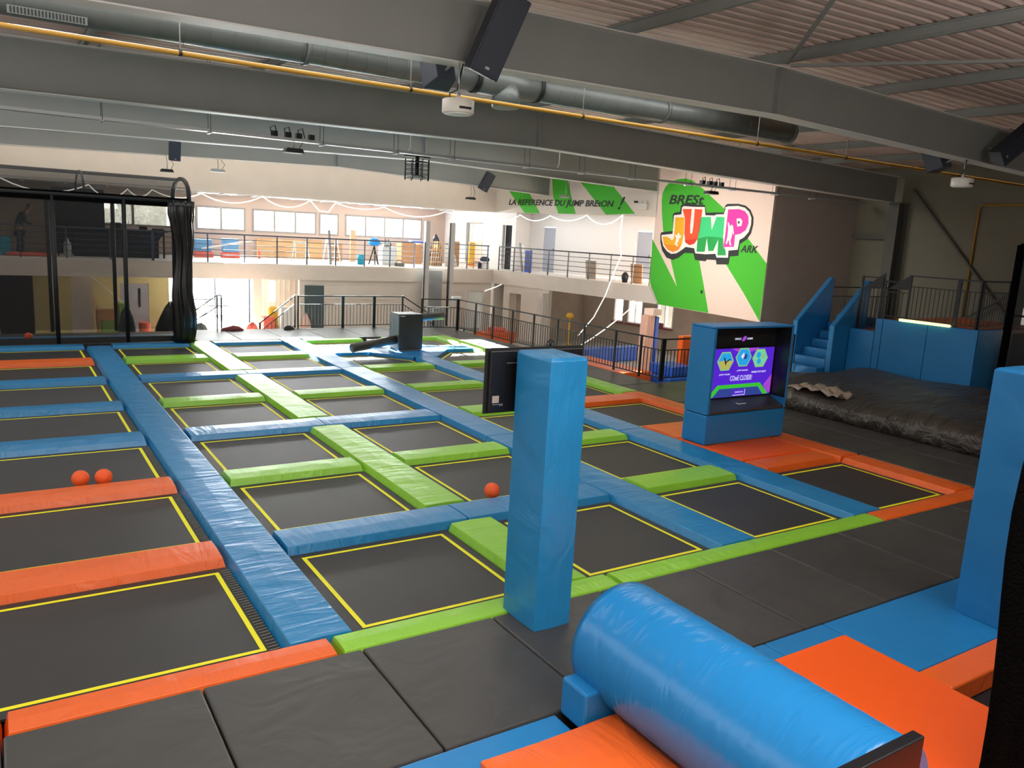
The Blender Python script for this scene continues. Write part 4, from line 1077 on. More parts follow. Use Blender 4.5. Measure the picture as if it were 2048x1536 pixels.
# ------------------------------------------------------------------ foreground at the bottom right
def slab(x0, x1, y0, y1, z0, z1, m, label, group=None, bev=.015, name='floor_pad'):
    o = MB().box(x0, x1, y0, y1, z0, z1).build(name, m, None, bev)
    return tag(centre(o), label, 'pad', group)
BS = 'blue front border pads'
slab(-3, 3.34, 3.98, 4.295, -.2, 0, 'blue_smooth', 'blue border pad left of the big blue roll, at the bottom edge', BS)
slab(4.50, 5.655, 4.06, 4.295, -.2, 0, 'blue_smooth', 'short blue border pad right of the big blue roll', BS)
slab(5.665, 6.49, 4.06, 4.295, -.2, 0, 'blue_smooth', 'blue border pad above the big orange pad', BS)
slab(6.50, 8.9, 3.345, 4.295, -.2, 0, 'blue_smooth', 'large blue floor pad at the foot of the blue pillar', BS)
slab(6.50, 9.2, 3.045, 3.34, -.2, 0, 'orange', 'orange pad strip beside the black net at far right', None, .02)
slab(4.36, 6.48, 1.2, 4.05, -.2, .012, 'orange_smooth', 'big bright orange pad right of the blue roll')
# puffy orange pad left of the roll
b = MB(); n = 16; rw = []
x0, x1, y0, y1 = 2.50, 3.66, 1.6, 3.97
for i in range(n + 1):
    r_ = []
    for j in range(n + 1):
        s = i / n; t = j / n; ed = min(s, 1 - s, t, 1 - t)
        z = .10 + .05 * (1 - (1 - min(1, ed * 5)) ** 2) + .006 * math.sin(j * 1.3 + i * .4)
        r_.append(b.v((x0 + (x1 - x0) * s, y0 + (y1 - y0) * t, z)))
    rw.append(r_)
for i in range(n):
    for j in range(n): b.face([rw[i][j], rw[i + 1][j], rw[i + 1][j + 1], rw[i][j + 1]])
lp = [rw[i][0] for i in range(n + 1)] + [rw[n][j] for j in range(1, n + 1)] + [rw[i][n] for i in range(n - 1, -1, -1)] + [rw[0][j] for j in range(n - 1, 0, -1)]
low = [b.v((v.co.x, v.co.y, -.2)) for v in lp]
for k in range(len(lp)): b.face([lp[k], lp[(k + 1) % len(lp)], low[(k + 1) % len(lp)], low[k]])
b.face(low)
o = b.build('floor_pad', 'orange', None, .012)
tag(centre(o), 'puffy orange pad left of the big blue roll, at the bottom edge', 'pad')
rl = thing('padded_roll', 'big shiny blue padded roll in the foreground, pointing towards the camera', 'roll', (3.92, 3.1, 0))
M['roll'] = mat('blue_roll_vinyl', (30, 122, 186), .24, bump=((1.4, 5, 1.4), .26, .06, 2, 1.8))
b = MB(); rw = []; N = 48
for i in range(41):
    y = 4.31 - 2.22 * i / 40; r_ = []
    for k in range(N):
        a = 2 * PI * k / N
        R = .455 + .0012 * math.sin(i * 1.7 + 2 * math.sin(a * 3)) * (1 if 0 < i < 40 else 0)
        r_.append(b.v((3.92 + R * math.cos(a), y, .47 + R * math.sin(a))))
    rw.append(r_)
for a, c in zip(rw, rw[1:]):
    for k in range(N):
        f = b.face([a[k], a[(k + 1) % N], c[(k + 1) % N], c[k]]); f.smooth = True
b.face(rw[0]); b.face(rw[-1][::-1])
b.build('roll', 'roll', rl)
b = MB(); b.box(3.38, 4.46, 4.0, 4.29, .005, .30); b.build('end_block', 'blue_smooth', rl, .02)
sb = thing('black_screen_back', 'black board standing at the near end of the blue roll, at the bottom edge', 'board', (3.7, 2.0, 0))
MB().box(3.0, 4.03, 1.98, 2.05, .012, 1.0).build('board', 'plastic_black', sb, .008)
# heavy net hanging at the right edge
b = MB(); rw = []
P0 = Vector((5.12, 2.16, 0)); D = Vector((.92, -.38, 0)).normalized(); Nn = Vector((-D.y, D.x, 0))
for i in range(61):
    t = 2.6 * i / 60; r_ = []
    for j in range(20):
        z = .02 + 5.4 * j / 19
        w = .05 * math.sin(t * 17 + math.sin(z * 1.3)) + .03 * math.sin(t * 41 + z)
        p = P0 + D * (t + (.05 * math.sin(z * 2.1) if i == 0 else .05 * math.sin(z * 2.1) * max(0, 1 - t))) + Nn * w
        r_.append(b.v((p.x, p.y, z)))
    rw.append(r_)
for a, c in zip(rw, rw[1:]):
    for k in range(19):
        b.face([a[k], c[k], c[k + 1], a[k + 1]])
o = b.build('net_curtain', 'net_dark', None, smooth=True); md = o.modifiers.new('t', 'SOLIDIFY'); md.thickness = .02
tag(centre(o), 'heavy black net curtain hanging in folds at the right edge of the photo', 'net')
fn = thing('net_cage', 'black net wrapped post at the far right, beyond the blue pillar', 'cage', (21.2, 9.5, 0))
MB().tube([(21.0, 9.98, .005), (21.0, 9.98, 3.9)], .09, 10).build('post', 'net_dark', fn)
MB().tube([(21.3, 9.2, .005), (21.3, 9.2, 3.9)], .05, 10).build('post', 'net_dark', fn)
MB().box(21.0, 21.01, 5.0, 9.95, .05, 3.88).build('side_net', 'net_roof', fn)
MB().bar((21.0, 9.98, 3.88), (21.0, 5.0, 3.88), .12).build('top_rail', 'net_dark', fn)
MB().bar((21.05, 9.98, 2.2), (21.05, 5.0, 2.2), .05).build('mid_rail', 'net_dark', fn)
struct(MB().box(26.84, 26.88, 7.6, 12.4, 1.2, 2.1).build('window_11', 'strip'))  # whole window given a glow in place of daylight

# ------------------------------------------------------------------ lower play area on the right
fp = thing('foam_beam', 'long blue foam beam on the floor of the lower play area', 'foam block', (19.8, 24, -1.2))
MB().obox((19.9, 24.0, -.92), (3.6, .5, .55), (0, 0, .05)).build('body', 'foam_blue', fp, .03)
o = MB().box(16.9, 18.1, 19.4, 22.8, -1.195, -.72).build('foam_block', 'orange', None, .03); tag(centre(o), 'long orange foam block beyond the right fence, in the sunlight', 'foam block')
o = MB().box(15.7, 16.85, 18.6, 20.0, -1.195, -.78).build('foam_block', 'orange', None, .03); tag(centre(o), 'low orange foam block close to the right fence', 'foam block')
o = MB().box(18.3, 19.4, 18.7, 19.9, -1.195, -.86).build('foam_block', 'foam_blue', None, .03); tag(centre(o), 'lower blue foam step beside the leaning orange panel', 'foam block')
o = MB().box(18.55, 19.5, 18.9, 20.0, -.855, -.52).build('foam_block', 'foam_blue', None, .03); tag(centre(o), 'upper blue foam step beside the leaning orange panel', 'foam block')
o = MB().box(19.7, 20.5, 19.7, 19.95, -1.195, .38).build('foam_block', 'orange', None, .03); tag(centre(o), 'tall orange foam panel standing left of the game kiosk', 'foam block')
o = MB().box(17.3, 19.0, 29.1, 29.9, -1.195, -.72).build('foam_block', 'orange', None, .03); tag(centre(o), 'wide orange foam block behind the far end of the right fence', 'foam block')
o = MB().box(18.0, 18.6, 29.3, 29.8, -.718, -.55).build('folded_tarp', 'red', None, .04); tag(centre(o), 'folded red tarpaulin lying on the far orange foam block', 'tarpaulin')
pc = thing('wrapped_column', 'square column wrapped in pale sheet with a blue side, under the mural corner', 'column', (19.95, 21.75, -1.2))
def wavy(x0, x1, y0, y1, z0, z1):
    b = MB(); rw = []
    for i in range(14):
        z = z0 + (z1 - z0) * i / 13; r_ = []
        for k in range(32):
            t = k / 8; e = int(t) % 4; u = t - int(t)
            C4 = [(x0, y0), (x1, y0), (x1, y1), (x0, y1)]; a = C4[e]; c = C4[(e + 1) % 4]
            q = .015 * math.sin(k * 2.3 + z * 2.2)
            r_.append(b.v((a[0] + (c[0] - a[0]) * u + q, a[1] + (c[1] - a[1]) * u + q, z)))
        rw.append(r_)
    for a, c in zip(rw, rw[1:]):
        for k in range(32): b.face([a[k], a[(k + 1) % 32], c[(k + 1) % 32], c[k]])
    b.face(rw[0][::-1]); b.face(rw[-1]); return b
wavy(19.72, 20.1, 21.6, 21.95, -1.195, .86).build('sheet', 'pink_cloth', pc)
MB().box(20.14, 20.3, 21.58, 21.9, -1.195, .82).build('blue_pad', 'foam_blue', pc, .015)
MB().box(19.9, 20.3, 21.5, 22.0, .87, 1.10).build('capital', 'sign_beige', pc)
ps = wavy(19.78, 20.12, 28.35, 28.7, -1.195, 1.05); tag(centre(ps.build('wrapped_column', 'plastic_sheet')), 'column wrapped in milky plastic sheet at the edge of the white wall', 'column')
yl = thing('work_lamp', 'yellow work lamp on a thin stand behind the right fence', 'lamp', (20.75, 27.6, -1.2))
MB().tube([(20.75, 27.6, -1.18), (20.75, 27.6, .05)], .035, 8).build('stand', 'amber', yl)
MB().lathe((20.75, 27.6, .05), [(.06, 0), (.17, .06), (.17, .16), (.08, .24)], 16).build('head', 'amber', yl)
b = MB(); [b.bar((20.75, 27.6, -1.0), (20.75 + .3 * math.cos(a), 27.6 + .3 * math.sin(a), -1.19), .025) for a in (0, 2.1, 4.2)]; b.build('feet', 'amber', yl)
fa = thing('floor_fan', 'round dark blue floor fan behind the right fence', 'fan', (19.1, 26.6, -1.2))
MB().tube([(19.1 + .2 * math.cos(k * PI / 12), 26.6, -.92 + .2 * math.sin(k * PI / 12)) for k in range(25)], .03, 8, False).build('ring', 'navy', fa)
b = MB(); [b.obox((19.1, 26.6, -.92), (.34, .02, .07), (0, k * PI / 3, 0)) for k in range(3)]; b.build('blades', 'grey_metal', fa)
b = MB(); b.box(18.95, 19.25, 26.5, 26.7, -1.195, -1.13); b.box(19.08, 19.12, 26.58, 26.62, -1.13, -1.12); b.build('foot', 'navy', fa)
wb_ = thing('bollard', 'white cylinder-shaped item on the window sill in the lower room', 'bag', facade((7.4, -2.95, -.1)))
MB(facade).box(7.35, 7.6, -2.98, -2.9, -.095, .1).build('body', 'maroon', wb_, .03)
wb_.name = 'toolbag'; wb_['label'] = 'small dark red bag on the sill of the right-most lower window'
bx_ = thing('small_table', 'dark grey work table with white packet, behind the far corner of the fence', 'table', (14.6, 27.2, -1.2))
MB().box(14.35, 15.35, 27.1, 27.7, -.26, -.2).build('top', 'steel', bx_)
for x in (14.4, 15.3):
    for y in (27.15, 27.65): MB().bar((x, y, -1.195), (x, y, -.26), .05).build('leg', 'black_metal', bx_)
o = MB().box(13.60, 13.95, 25.02, 25.16, 1.105, 1.20).build('packet', 'white', None, .02); tag(centre(o), 'white packet on the corner post of the back fence', 'packet')
pw = MB().box(13.75, 14.2, 26.75, 27.05, -1.195, .60).build('switch_cabinet', 'steel', None, .01); tag(centre(pw), 'narrow grey cabinet behind the far corner of the deck fence', 'cabinet')

# ------------------------------------------------------------------ lobby below the mezzanine, left
o = MB().box(2.30, 3.0, 33.4, 33.5, -1.195, 1.18).build('board', 'wall', None); tag(centre(o), 'pale board standing upright in the lobby behind the net cage', 'board')
tag(MB().bar((2.95, 33.55, 1.15), (4.1, 33.55, .05), .09, .05).build('stair_stringer', 'white'), 'white stair stringer sloping down in the lobby behind the net cage', 'stringer')
for k, (x, h) in enumerate(((3.12, 1.0), (3.2, .8), (3.28, .6))):
    tag(MB().bar((x, 33.1, -1.19), (x - .10, 33.3, h - .6), .05, .03).build('plank', 'wood'), 'thin plank leaning in the lobby, %s of three' % ['left', 'middle', 'right'][k], 'plank', 'lobby planks')
for (x0, x1, z0, z1, m, d) in ((3.2, 4.25, -1.195, -.45, 'green_card', 'large lower green carton in the lobby'), (3.05, 3.75, -.445, -.05, 'card', 'tan carton on the left of the lobby stack'), (3.78, 4.15, -.445, .18, 'green_card', 'upper green carton on the lobby stack')):
    o = MB().box(x0, x1, 32.6, 33.0, z0, z1).build('carton', m, None, .01); tag(centre(o), d + ', behind the net cage', 'carton', 'lobby cartons')
o = MB().lathe((4.72, 33.2, -1.195), [(.16, 0), (.2, .3), (.22, .55), (.2, .6)], 16).build('bucket', 'red'); tag(centre(o), 'red and white bucket in the lobby in front of the grey door', 'bucket')
def heap(name, c, sx, sy, h, m, label, cat, seed=1):
    b = MB(); rnd = random.Random(seed); rw = []
    ph = [rnd.uniform(0, 6) for _ in range(6)]
    for i in range(9):
        t = i / 8; r_ = []
        for k in range(20):
            a = 2 * PI * k / 20; q = (1 - t ** 2.2) ** .5 if t < 1 else .02
            q *= 1 + .14 * math.sin(3 * a + ph[0] + t * 2) + .08 * math.sin(5 * a + ph[1])
            r_.append(b.v((c[0] + sx * max(q, .03) * math.cos(a), c[1] + sy * max(q, .03) * math.sin(a), c[2] + h * t * (1 + .12 * math.sin(2 * a + ph[2])))))
        rw.append(r_)
    for a, e in zip(rw, rw[1:]):
        for k in range(20): b.face([a[k], a[(k + 1) % 20], e[(k + 1) % 20], e[k]])
    b.face(rw[0][::-1]); b.face(rw[-1])
    return tag(centre(b.build(name, m, None, smooth=True)), label, cat)
heap('rubbish_bag', (5.2, 30.6, -1.195), .5, .35, 1.5, 'foil', 'heap of black sacks in front of the bright lobby window, behind the net', 'sack', 2)
heap('rubbish_bag', (3.75, 30.6, -1.195), .28, .3, 1.35, 'foil', 'tall black sack behind the net cage in front of the grey door', 'sack', 3)
heap('rubbish_bag', (6.15, 30.3, -1.195), .34, .3, .85, 'galv', 'grey crumpled sacks just right of the net cage', 'sack', 4)
tag(heap('coat', (6.28, 26.05, 0.001), .32, .13, .14, 'maroon', 'dark red cloth dropped on the back edge of the deck', 'cloth', 5), 'dark red cloth dropped on the back edge of the deck', 'cloth')
heap('hose_coil', (8.2, 31.0, -1.195), .3, .25, .75, 'red', 'red hose bundle near the glass entrance', 'hose', 6)
o = MB().box(8.62, 9.05, 31.0, 31.4, -1.195, -.18).build('crate', 'red', None, .03); tag(centre(o), 'pale red crate near the square pillar of the entrance', 'crate')
yc = thing('gas_canister', 'yellow canister on a carton right of the square pillar', 'canister', (9.2, 31.6, -1.2))
MB().lathe((9.15, 31.6, -.55), [(.15, 0), (.19, .04), (.19, .62), (.1, .72)], 18).build('body', 'amber', yc)
MB().box(8.98, 9.32, 31.42, 31.78, -1.195, -.551).build('carton', 'card', yc)
o = MB().box(9.42, 10.0, 31.4, 31.7, -1.195, .16).build('board', 'white', None, .01); tag(centre(o), 'white board standing right of the yellow canister', 'board')
heap('rubbish_bag', (10.28, 31.0, -1.195), .22, .2, 1.05, 'pink_cloth', 'brownish sack at the foot of the left stair rail', 'sack', 8)
heap('bag', (8.05, 26.0, .001), .16, .1, .12, 'frame_black', 'small black bag on the deck at the foot of the left stair rail', 'bag', 9)
o = MB().box(10.55, 11.35, 31.96, 32.01, -1.195, .98).build('door_leaf', 'door_dark', None, .004); tag(centre(o), 'slate grey door standing behind the back fence', 'door')
M['sun_block_hedge'] = mat('hedge_leaves', (196, 200, 190), .9, bump=((6, 6, 6), 1, .3, 4), vary=.3)
hd = MB(); rnd = random.Random(4); n = 32; rows = []  # foliage outside the left window, height added to block the sun
for k in range(n + 1):
    x = -8 + 15.4 * k / n; q = rnd.uniform(-.1, .1)
    rows.append([hd.v((x, 44 + q, -3.2)), hd.v((x, 43.8 + q, 1)), hd.v((x, 44 + q, 7.5 + q)), hd.v((x, 44.6, 7.5)), hd.v((x, 44.8 - q, 1)), hd.v((x, 44.6, -3.2))])
for a, c in zip(rows, rows[1:]):
    for e in range(6): hd.face([a[e], a[(e + 1) % 6], c[(e + 1) % 6], c[e]])
hd.face(rows[0]); hd.face(rows[-1][::-1])
o = hd.build('sun_block_hedge', 'sun_block_hedge', None); o['kind'] = 'stuff'
tag(centre(o), 'pale foliage outside the window behind the net cage, heightened to block sun', 'sun_block_hedge')
ob = thing('sun_blocker', 'added white flat-roofed block outside the right back windows, cutting off low sun', 'sun_blocker', (18, 46, -3.2))  # added block that cuts off the low sun rays
MB().box(11.4, 28, 44.0, 48, -3.2, 4.72).build('wall', 'wall_white', ob); MB().box(11.3, 28.1, 43.95, 48.05, 4.721, 4.9).build('parapet', 'wall_white', ob)
tag(centre(MB().box(9.6, 12.6, 64, 68, -3.2, 9.4).build('sun_blocker', 'wall_white')), 'added pale block far outside behind the lorry, cutting off low sun', 'sun_blocker')  # second added block, stops low sun through the gap
o2 = MB(facade).box(2, 16, -9.3, -9, -3.2, 3.2).build('window_dimmer_wall', 'steel_dark'); tag(centre(o2), 'added dark wall outside the lower right windows, dimming their view', 'wall')  # added wall, kept dark so the windows do not blow out
# lorry outside the entrance
lo_ = thing('lorry', 'white lorry with red tail parked outside the glass entrance', 'lorry', (14.0, 60, -3.2))
MB().box(12.4, 14.5, 58.5, 60, -2.55, -2.05).build('cargo_bed', 'lorry_grey', lo_, .03)
MB().box(14.5, 15.1, 58.5, 60, -2.65, -2.1).build('tail', 'lorry_red', lo_, .03)
MB().box(12.4, 15.2, 58.6, 59.9, -2.8, -2.66).build('chassis', 'steel_dark', lo_)
for x in (14.25, 14.75):
    MB().tube([(x, 58.6, -2.92), (x, 58.85, -2.92)], .27, 20).build('wheel', 'tyre', lo_)

# ------------------------------------------------------------------ construction-site clutter on the mezzanine
ZM = 1.803
def legs(name, c, w, d, h, m, label, cat, tops=True):
    r = thing(name, label, cat, (c[0], c[1], ZM))
    for sx in (-1, 1):
        for sy in (-1, 1):
            MB().bar((c[0] + sx * w / 2, c[1] + sy * d / 2, ZM), (c[0] + sx * w / 2 * .8, c[1] + sy * d * .1, ZM + h), .04).build('leg', m, r)
    MB().box(c[0] - w / 2, c[0] + w / 2, c[1] - .06, c[1] + .06, ZM + h, ZM + h + .05).build('top_bar', m, r)
    return r
st = legs('step_ladder', (12.25, 33.6), .52, .8, 1.02, 'white', 'white step ladder on the mezzanine behind the railing', 'ladder')
for z in (.25, .5, .75): MB().box(12.03, 12.47, 33.28 + z * .25, 33.36 + z * .25, ZM + z, ZM + z + .03).build('tread', 'white', st)
tag(MB().bar((11.93, 32.8, ZM), (11.87, 32.9, 3.22), .09, .05).build('steel_profile', 'steel'), 'grey steel profile standing beside the white step ladder', 'profile')
legs('trestle', (10.96, 33.8), .62, .6, .80, 'white', 'white trestle on the mezzanine below the third back window', 'trestle')
o = MB().box(10.08, 13.14, 37.38, 37.44, ZM, 2.66).build('plasterboard', 'wood', None); tag(centre(o), 'long tan board leaning below the middle back windows', 'board')
bm_ = thing('tripod_mixer', 'bright blue machine on a black tripod in front of the right back windows', 'machine', (14.27, 33.8, ZM))
MB().lathe((14.29, 33.8, 2.62), [(.1, 0), (.26, .08), (.28, .24), (.12, .36)], 20).build('drum', 'tool_blue', bm_)
for a in (.3, 2.4, 4.5): MB().bar((14.29, 33.8, 2.62), (14.29 + .24 * math.cos(a), 33.8 + .24 * math.sin(a), ZM), .045).build('leg', 'black_metal', bm_)
MB().bar((14.4, 33.8, 2.75), (15.0, 33.8, 2.78), .05).build('arm', 'black_metal', bm_)
o = MB().lathe((13.56, 33.5, ZM), [(.15, 0), (.18, .3), (.16, .42), (.05, .46)], 18).build('bucket', 'tool_teal'); tag(centre(o), 'teal bucket on the mezzanine floor left of the blue machine', 'bucket')
wc_ = thing('work_cabinet', 'white work cabinet on the mezzanine right of the blue machine', 'cabinet', (15.0, 33.9, ZM))
MB().box(14.66, 15.34, 33.7, 34.2, ZM, 2.62).build('body', 'offwhite', wc_, .01)
MB().box(14.7, 15.3, 33.69, 33.699, 1.9, 2.55).build('door', 'white', wc_)
tb_ = thing('tool_box', 'dark tool box on top of the white work cabinet', 'tool box', (14.93, 33.9, 2.622))
MB().box(14.75, 15.12, 33.8, 34.0, 2.622, 2.74).build('body', 'steel', tb_, .01)
MB().tube([(14.85, 33.9, 2.74), (14.85, 33.9, 3.0)], .02, 6).build('handle', 'black_metal', tb_); MB().tube([(15.02, 33.9, 2.74), (15.02, 33.9, 2.95)], .02, 6).build('handle', 'black_metal', tb_)
o = MB().box(13.05, 13.6, 35.9, 36.0, ZM, 2.62).build('panel', 'card', None); tag(centre(o), 'brown panel leaning behind the teal bucket', 'panel')
o = MB().box(14.0, 14.25, 35.9, 36.0, ZM, 3.25).build('panel', 'wood', None); tag(centre(o), 'narrow tall wooden panel behind the blue machine', 'panel')
o = MB().box(16.45, 17.1, 35.6, 36.2, ZM, 2.8).build('carton', 'card', None, .01); tag(centre(o), 'tan carton behind the white work cabinet, left one of two', 'carton', 'mezzanine cartons')
o = MB().box(17.13, 17.55, 35.6, 36.2, ZM, 2.74).build('carton', 'card', None, .01); tag(centre(o), 'tan carton behind the white work cabinet, right one of two', 'carton', 'mezzanine cartons')
cb = thing('crate', 'black open crate by the mezzanine railing just left of the lift', 'crate', (15.1, 32.9, ZM))
b = MB(); b.box(14.95, 15.32, 32.8, 33.05, ZM, 1.96); b.build('body', 'black_metal', cb, .01); MB().tube([(15.0, 32.92, 1.96), (15.02, 32.92, 2.08), (15.25, 32.92, 2.08), (15.27, 32.92, 1.96)], .015, 6).build('handle', 'black_metal', cb)
tg = thing('trestle_table', 'white folding table under the right-most back windows', 'table', (17.6, 36.9, ZM))
MB().box(16.4, 18.4, 36.6, 37.2, 2.74, 2.79).build('top', 'white', tg)
for x in (16.5, 18.3): MB().bar((x, 36.9, ZM), (x, 36.9, 2.74), .05).build('leg', 'steel', tg)
o = MB().box(17.5, 18.35, 36.7, 37.1, 2.792, 2.88).build('folded_cloth', 'royal', None, .03); tag(centre(o), 'blue folded cloth on the white folding table', 'cloth')
pl_ = thing('pallet', 'wooden pallet standing on edge behind the lift posts', 'pallet', (17.5, 34, ZM))
for k in range(5): MB().bar((17.22 + k * .12, 34, ZM), (17.38 + k * .12, 34.15, 2.95), .07, .03).build('slat', 'wood', pl_)
for z in (1.95, 2.5): MB().box(17.22, 17.95, 34.02 + (z - 1.8) * .13, 34.07 + (z - 1.8) * .13, z, z + .08).build('cross_bar', 'wood', pl_)
heap('wrapped_goods', (18.27, 34.0, ZM), .26, .25, .82, 'plastic_sheet', 'clear-wrapped goods heap between pallet and lift post', 'goods', 11)
heap('blue_cloth', (17.75, 34.6, ZM), .3, .2, 1.35, 'navy', 'dark blue cloth heap on goods behind the lift', 'cloth', 12)
o = MB().box(18.56, 18.84, 34.2, 34.5, ZM, 2.98).build('block_stack', 'card', None, .01); tag(centre(o), 'narrow stack of brown blocks right of the lift', 'blocks')
o = MB().box(19.78, 20.1, 34.9, 35.0, ZM, 2.96).build('panel', 'amber', None); tag(centre(o), 'orange-yellow panel leaning below the bright side window', 'panel')
vc = thing('vacuum', 'navy and white industrial vacuum behind the railing right of the lift', 'vacuum', (19.5, 32.9, ZM))
MB().lathe((19.5, 32.9, ZM), [(.2, 0), (.22, .05), (.2, .36)], 18).build('tank', 'white', vc)
MB().lathe((19.5, 32.9, ZM + .36), [(.23, 0), (.22, .12), (.12, .2)], 18).build('head', 'navy', vc)
MB().lathe((19.2, 32.85, ZM), [(.08, 0), (.08, .26), (.05, .3)], 12).build('bottle', 'navy', vc)
rb = thing('red_frame', 'small red and white barrier on the floor below the bright side window', 'barrier', (18.7, 32.9, ZM))
b = MB(); b.box(18.5, 18.9, 32.85, 32.9, ZM + .15, ZM + .2); b.box(18.5, 18.53, 32.85, 32.9, ZM, ZM + .4); b.box(18.87, 18.9, 32.85, 32.9, ZM, ZM + .4); b.build('frame', 'red', rb)
cr_ = thing('blue_crate', 'tall royal blue plastic pallet crate standing in the corridor', 'crate', facade((1.5, -.8, 1.8)))
MB(facade).box(1.25, 1.62, -.85, -.75, ZM, 2.78).build('frame', 'royal', cr_, .01)
for z in (1.95, 2.2, 2.45): MB(facade).box(1.29, 1.58, -.745, -.735, z, z + .16).build('recess', 'grey_metal', cr_)
tag(MB(facade).prism([(1.05, ZM), (1.16, ZM), (.90, 3.1), (.82, 3.1)], -.8, -.75, ax=1).build('spirit_level', 'steel'), 'long grey plank leaning beside the blue plastic crate', 'plank')
tag(MB(facade).box(.72, .86, -1.1, -1.05, ZM, 2.98).build('board', 'white'), 'narrow white board leaning left of the grey plank', 'board')
for s0, s1, m, d in ((4.85, 5.42, 'wall_room', 'greyish panel leaning in the corridor, left one of two'), (7.25, 7.83, 'card', 'tan panel leaning in the corridor near the big mural')):
    o = MB(facade).prism([(s0 + .1, ZM), (s1 + .04, ZM), (s1, 2.56), (s0, 2.56)], -.85, -.8, ax=1).build('panel', m); tag(centre(o), d, 'panel', 'corridor panels')
cf = thing('small_fan', 'small black fan beside the tan corridor panel', 'fan', facade((7.1, -.7, 1.8)))
MB(facade).lathe((7.1, -.7, ZM), [(.1, 0), (.14, .15), (.14, .3), (.05, .42)], 14).build('body', 'black_metal', cf)
# faded blue and red stores at the left
for k, (x0, x1, z0, z1, m, d) in enumerate(((7.15, 7.85, 2.05, 2.55, 'sky_blue', 'left pale blue sheet box below the first back window'), (8.30, 8.95, 2.05, 2.62, 'sky_blue', 'right pale blue sheet box below the first back window'),
        (7.15, 7.9, ZM, 2.04, 'red', 'red crate under the left pale blue box'), (8.25, 9.0, ZM, 2.04, 'red', 'red crate under the right pale blue box'))):
    o = MB().box(x0, x1, 36.0, 36.4, z0, z1).build('store_box', m, None, .02); tag(centre(o), d, 'box', 'stores on the left mezzanine')
tag(MB().bar((7.2, 35.0, 2.2), (9.25, 35.0, 2.58), .06).build('white_pole', 'white'), 'long white pole lying slanted across the pale blue boxes', 'pole')
o = MB().box(9.82, 9.9, 36.1, 36.2, ZM, 2.2).build('marker_post', 'red', None); tag(centre(o), 'short red marker post near the pale blue boxes', 'post')
# dark stores behind the net cage
struct(MB().box(1.95, 3.72, 35.5, 35.6, ZM, 4.3).build('wall_mezzanine_dark', 'dark'))
struct(MB().box(-4.4, 1.9, 36.2, 36.3, ZM, 4.45).build('wall_mezzanine_beige', 'wall_room'))
tb2 = thing('work_bench', 'long dark work bench behind the railing, seen through the net cage', 'bench', (3.8, 34.0, ZM))
MB().box(1.9, 5.7, 33.7, 34.3, 2.80, 2.87).build('top', 'dark', tb2)
for x in (2.0, 3.2, 4.4, 5.6): MB().bar((x, 34, ZM), (x, 34, 2.8), .06).build('leg', 'dark', tb2)
MB().box(2.5, 5.4, 33.9, 34.2, ZM, 2.79).build('stored_boards', 'dark', tb2)
for k, (x, w, h, d) in enumerate(((3.75, .35, .22, 'left'), (4.75, .25, .12, 'middle'), (5.2, .4, .06, 'right'))):
    o = MB().box(x, x + w, 33.85, 34.15, 2.872, 2.872 + h).build('carton', 'dark', None, .01); tag(centre(o), 'dark box on the work bench behind the net cage, %s one of three' % d, 'box', 'boxes on the work bench')
o = MB().prism([(4.6, 2.80), (5.5, 2.80), (5.03, 2.12)], 33.2, 33.23, ax=1).build('pennant', 'navy'); tag(o, 'dark triangular cloth hanging from the railing behind the net cage', 'cloth')
hy = thing('gas_bottle', 'small pale gas bottle with grey neck on the left mezzanine, behind the net', 'bottle', (2.24, 33.2, ZM))
MB().lathe((2.24, 33.2, ZM), [(.12, 0), (.13, .05), (.13, .45), (.05, .6), (.05, .68)], 16).build('body', 'galv_flat', hy)
o = MB().box(.35, 1.75, 33.0, 33.3, ZM, 1.93).build('tarpaulin_roll', 'red', None, .04); tag(centre(o), 'red tarpaulin on the mezzanine floor at the left edge', 'tarpaulin')
o = MB().box(.2, .5, 33.2, 33.6, ZM, 2.45).build('bin', 'tool_teal', None, .03); tag(centre(o), 'teal bin on the left mezzanine beside the person', 'bin')
# LED flex garlands along the mezzanine edge
def garland(P, fac, label, sagpts=8):
    b = MB(facade if fac else None); pts = []
    for (a, c) in zip(P, P[1:]):
        for k in range(sagpts):
            t = k / sagpts
            pts.append((a[0] + (c[0] - a[0]) * t, a[1] + (c[1] - a[1]) * t, a[2] + (c[2] - a[2]) * t))
    pts.append(P[-1]); b.tube(pts, .024, 6)
    return tag(b.build('light_garland', 'strip'), label, 'light strip', 'white light strips')
def swag(nodes, y, fac):
    P = []
    for (a, c) in zip(nodes, nodes[1:]):
        for k in range(8):
            t = k / 8; P.append((a[0] + (c[0] - a[0]) * t, y, a[1] + (c[1] - a[1]) * t - a[2] * 4 * t * (1 - t)))
    P.append((nodes[-1][0], y, nodes[-1][1])); return P
garland(swag([(.3, 4.38, .34), (2.88, 4.36, .36), (4.1, 4.30, .25), (4.9, 4.34, .22), (6.58, 4.33, .30), (8.82, 4.38, .33), (10.71, 4.35, 0)], 31.86, False), False, 'white light strip looped along the mezzanine edge at the left', 1)
garland(swag([(10.71, 4.35, .0), (11.1, 3.95, -.02), (11.45, 3.93, -.02), (11.77, 4.33, .16), (13.88, 4.29, .30), (16.77, 4.28, .10), (18.96, 4.30, .0), (19.38, 4.30, 0)], 31.86, False), False, 'white light strip looped above the right back windows', 1)
garland(swag([(.02, 4.30, .22), (1.64, 4.34, .24), (3.46, 4.34, .22), (5.5, 4.40, .36), (7.35, 4.45, 0)], .08, True), True, 'white light strip looped below the slogan mural', 1)
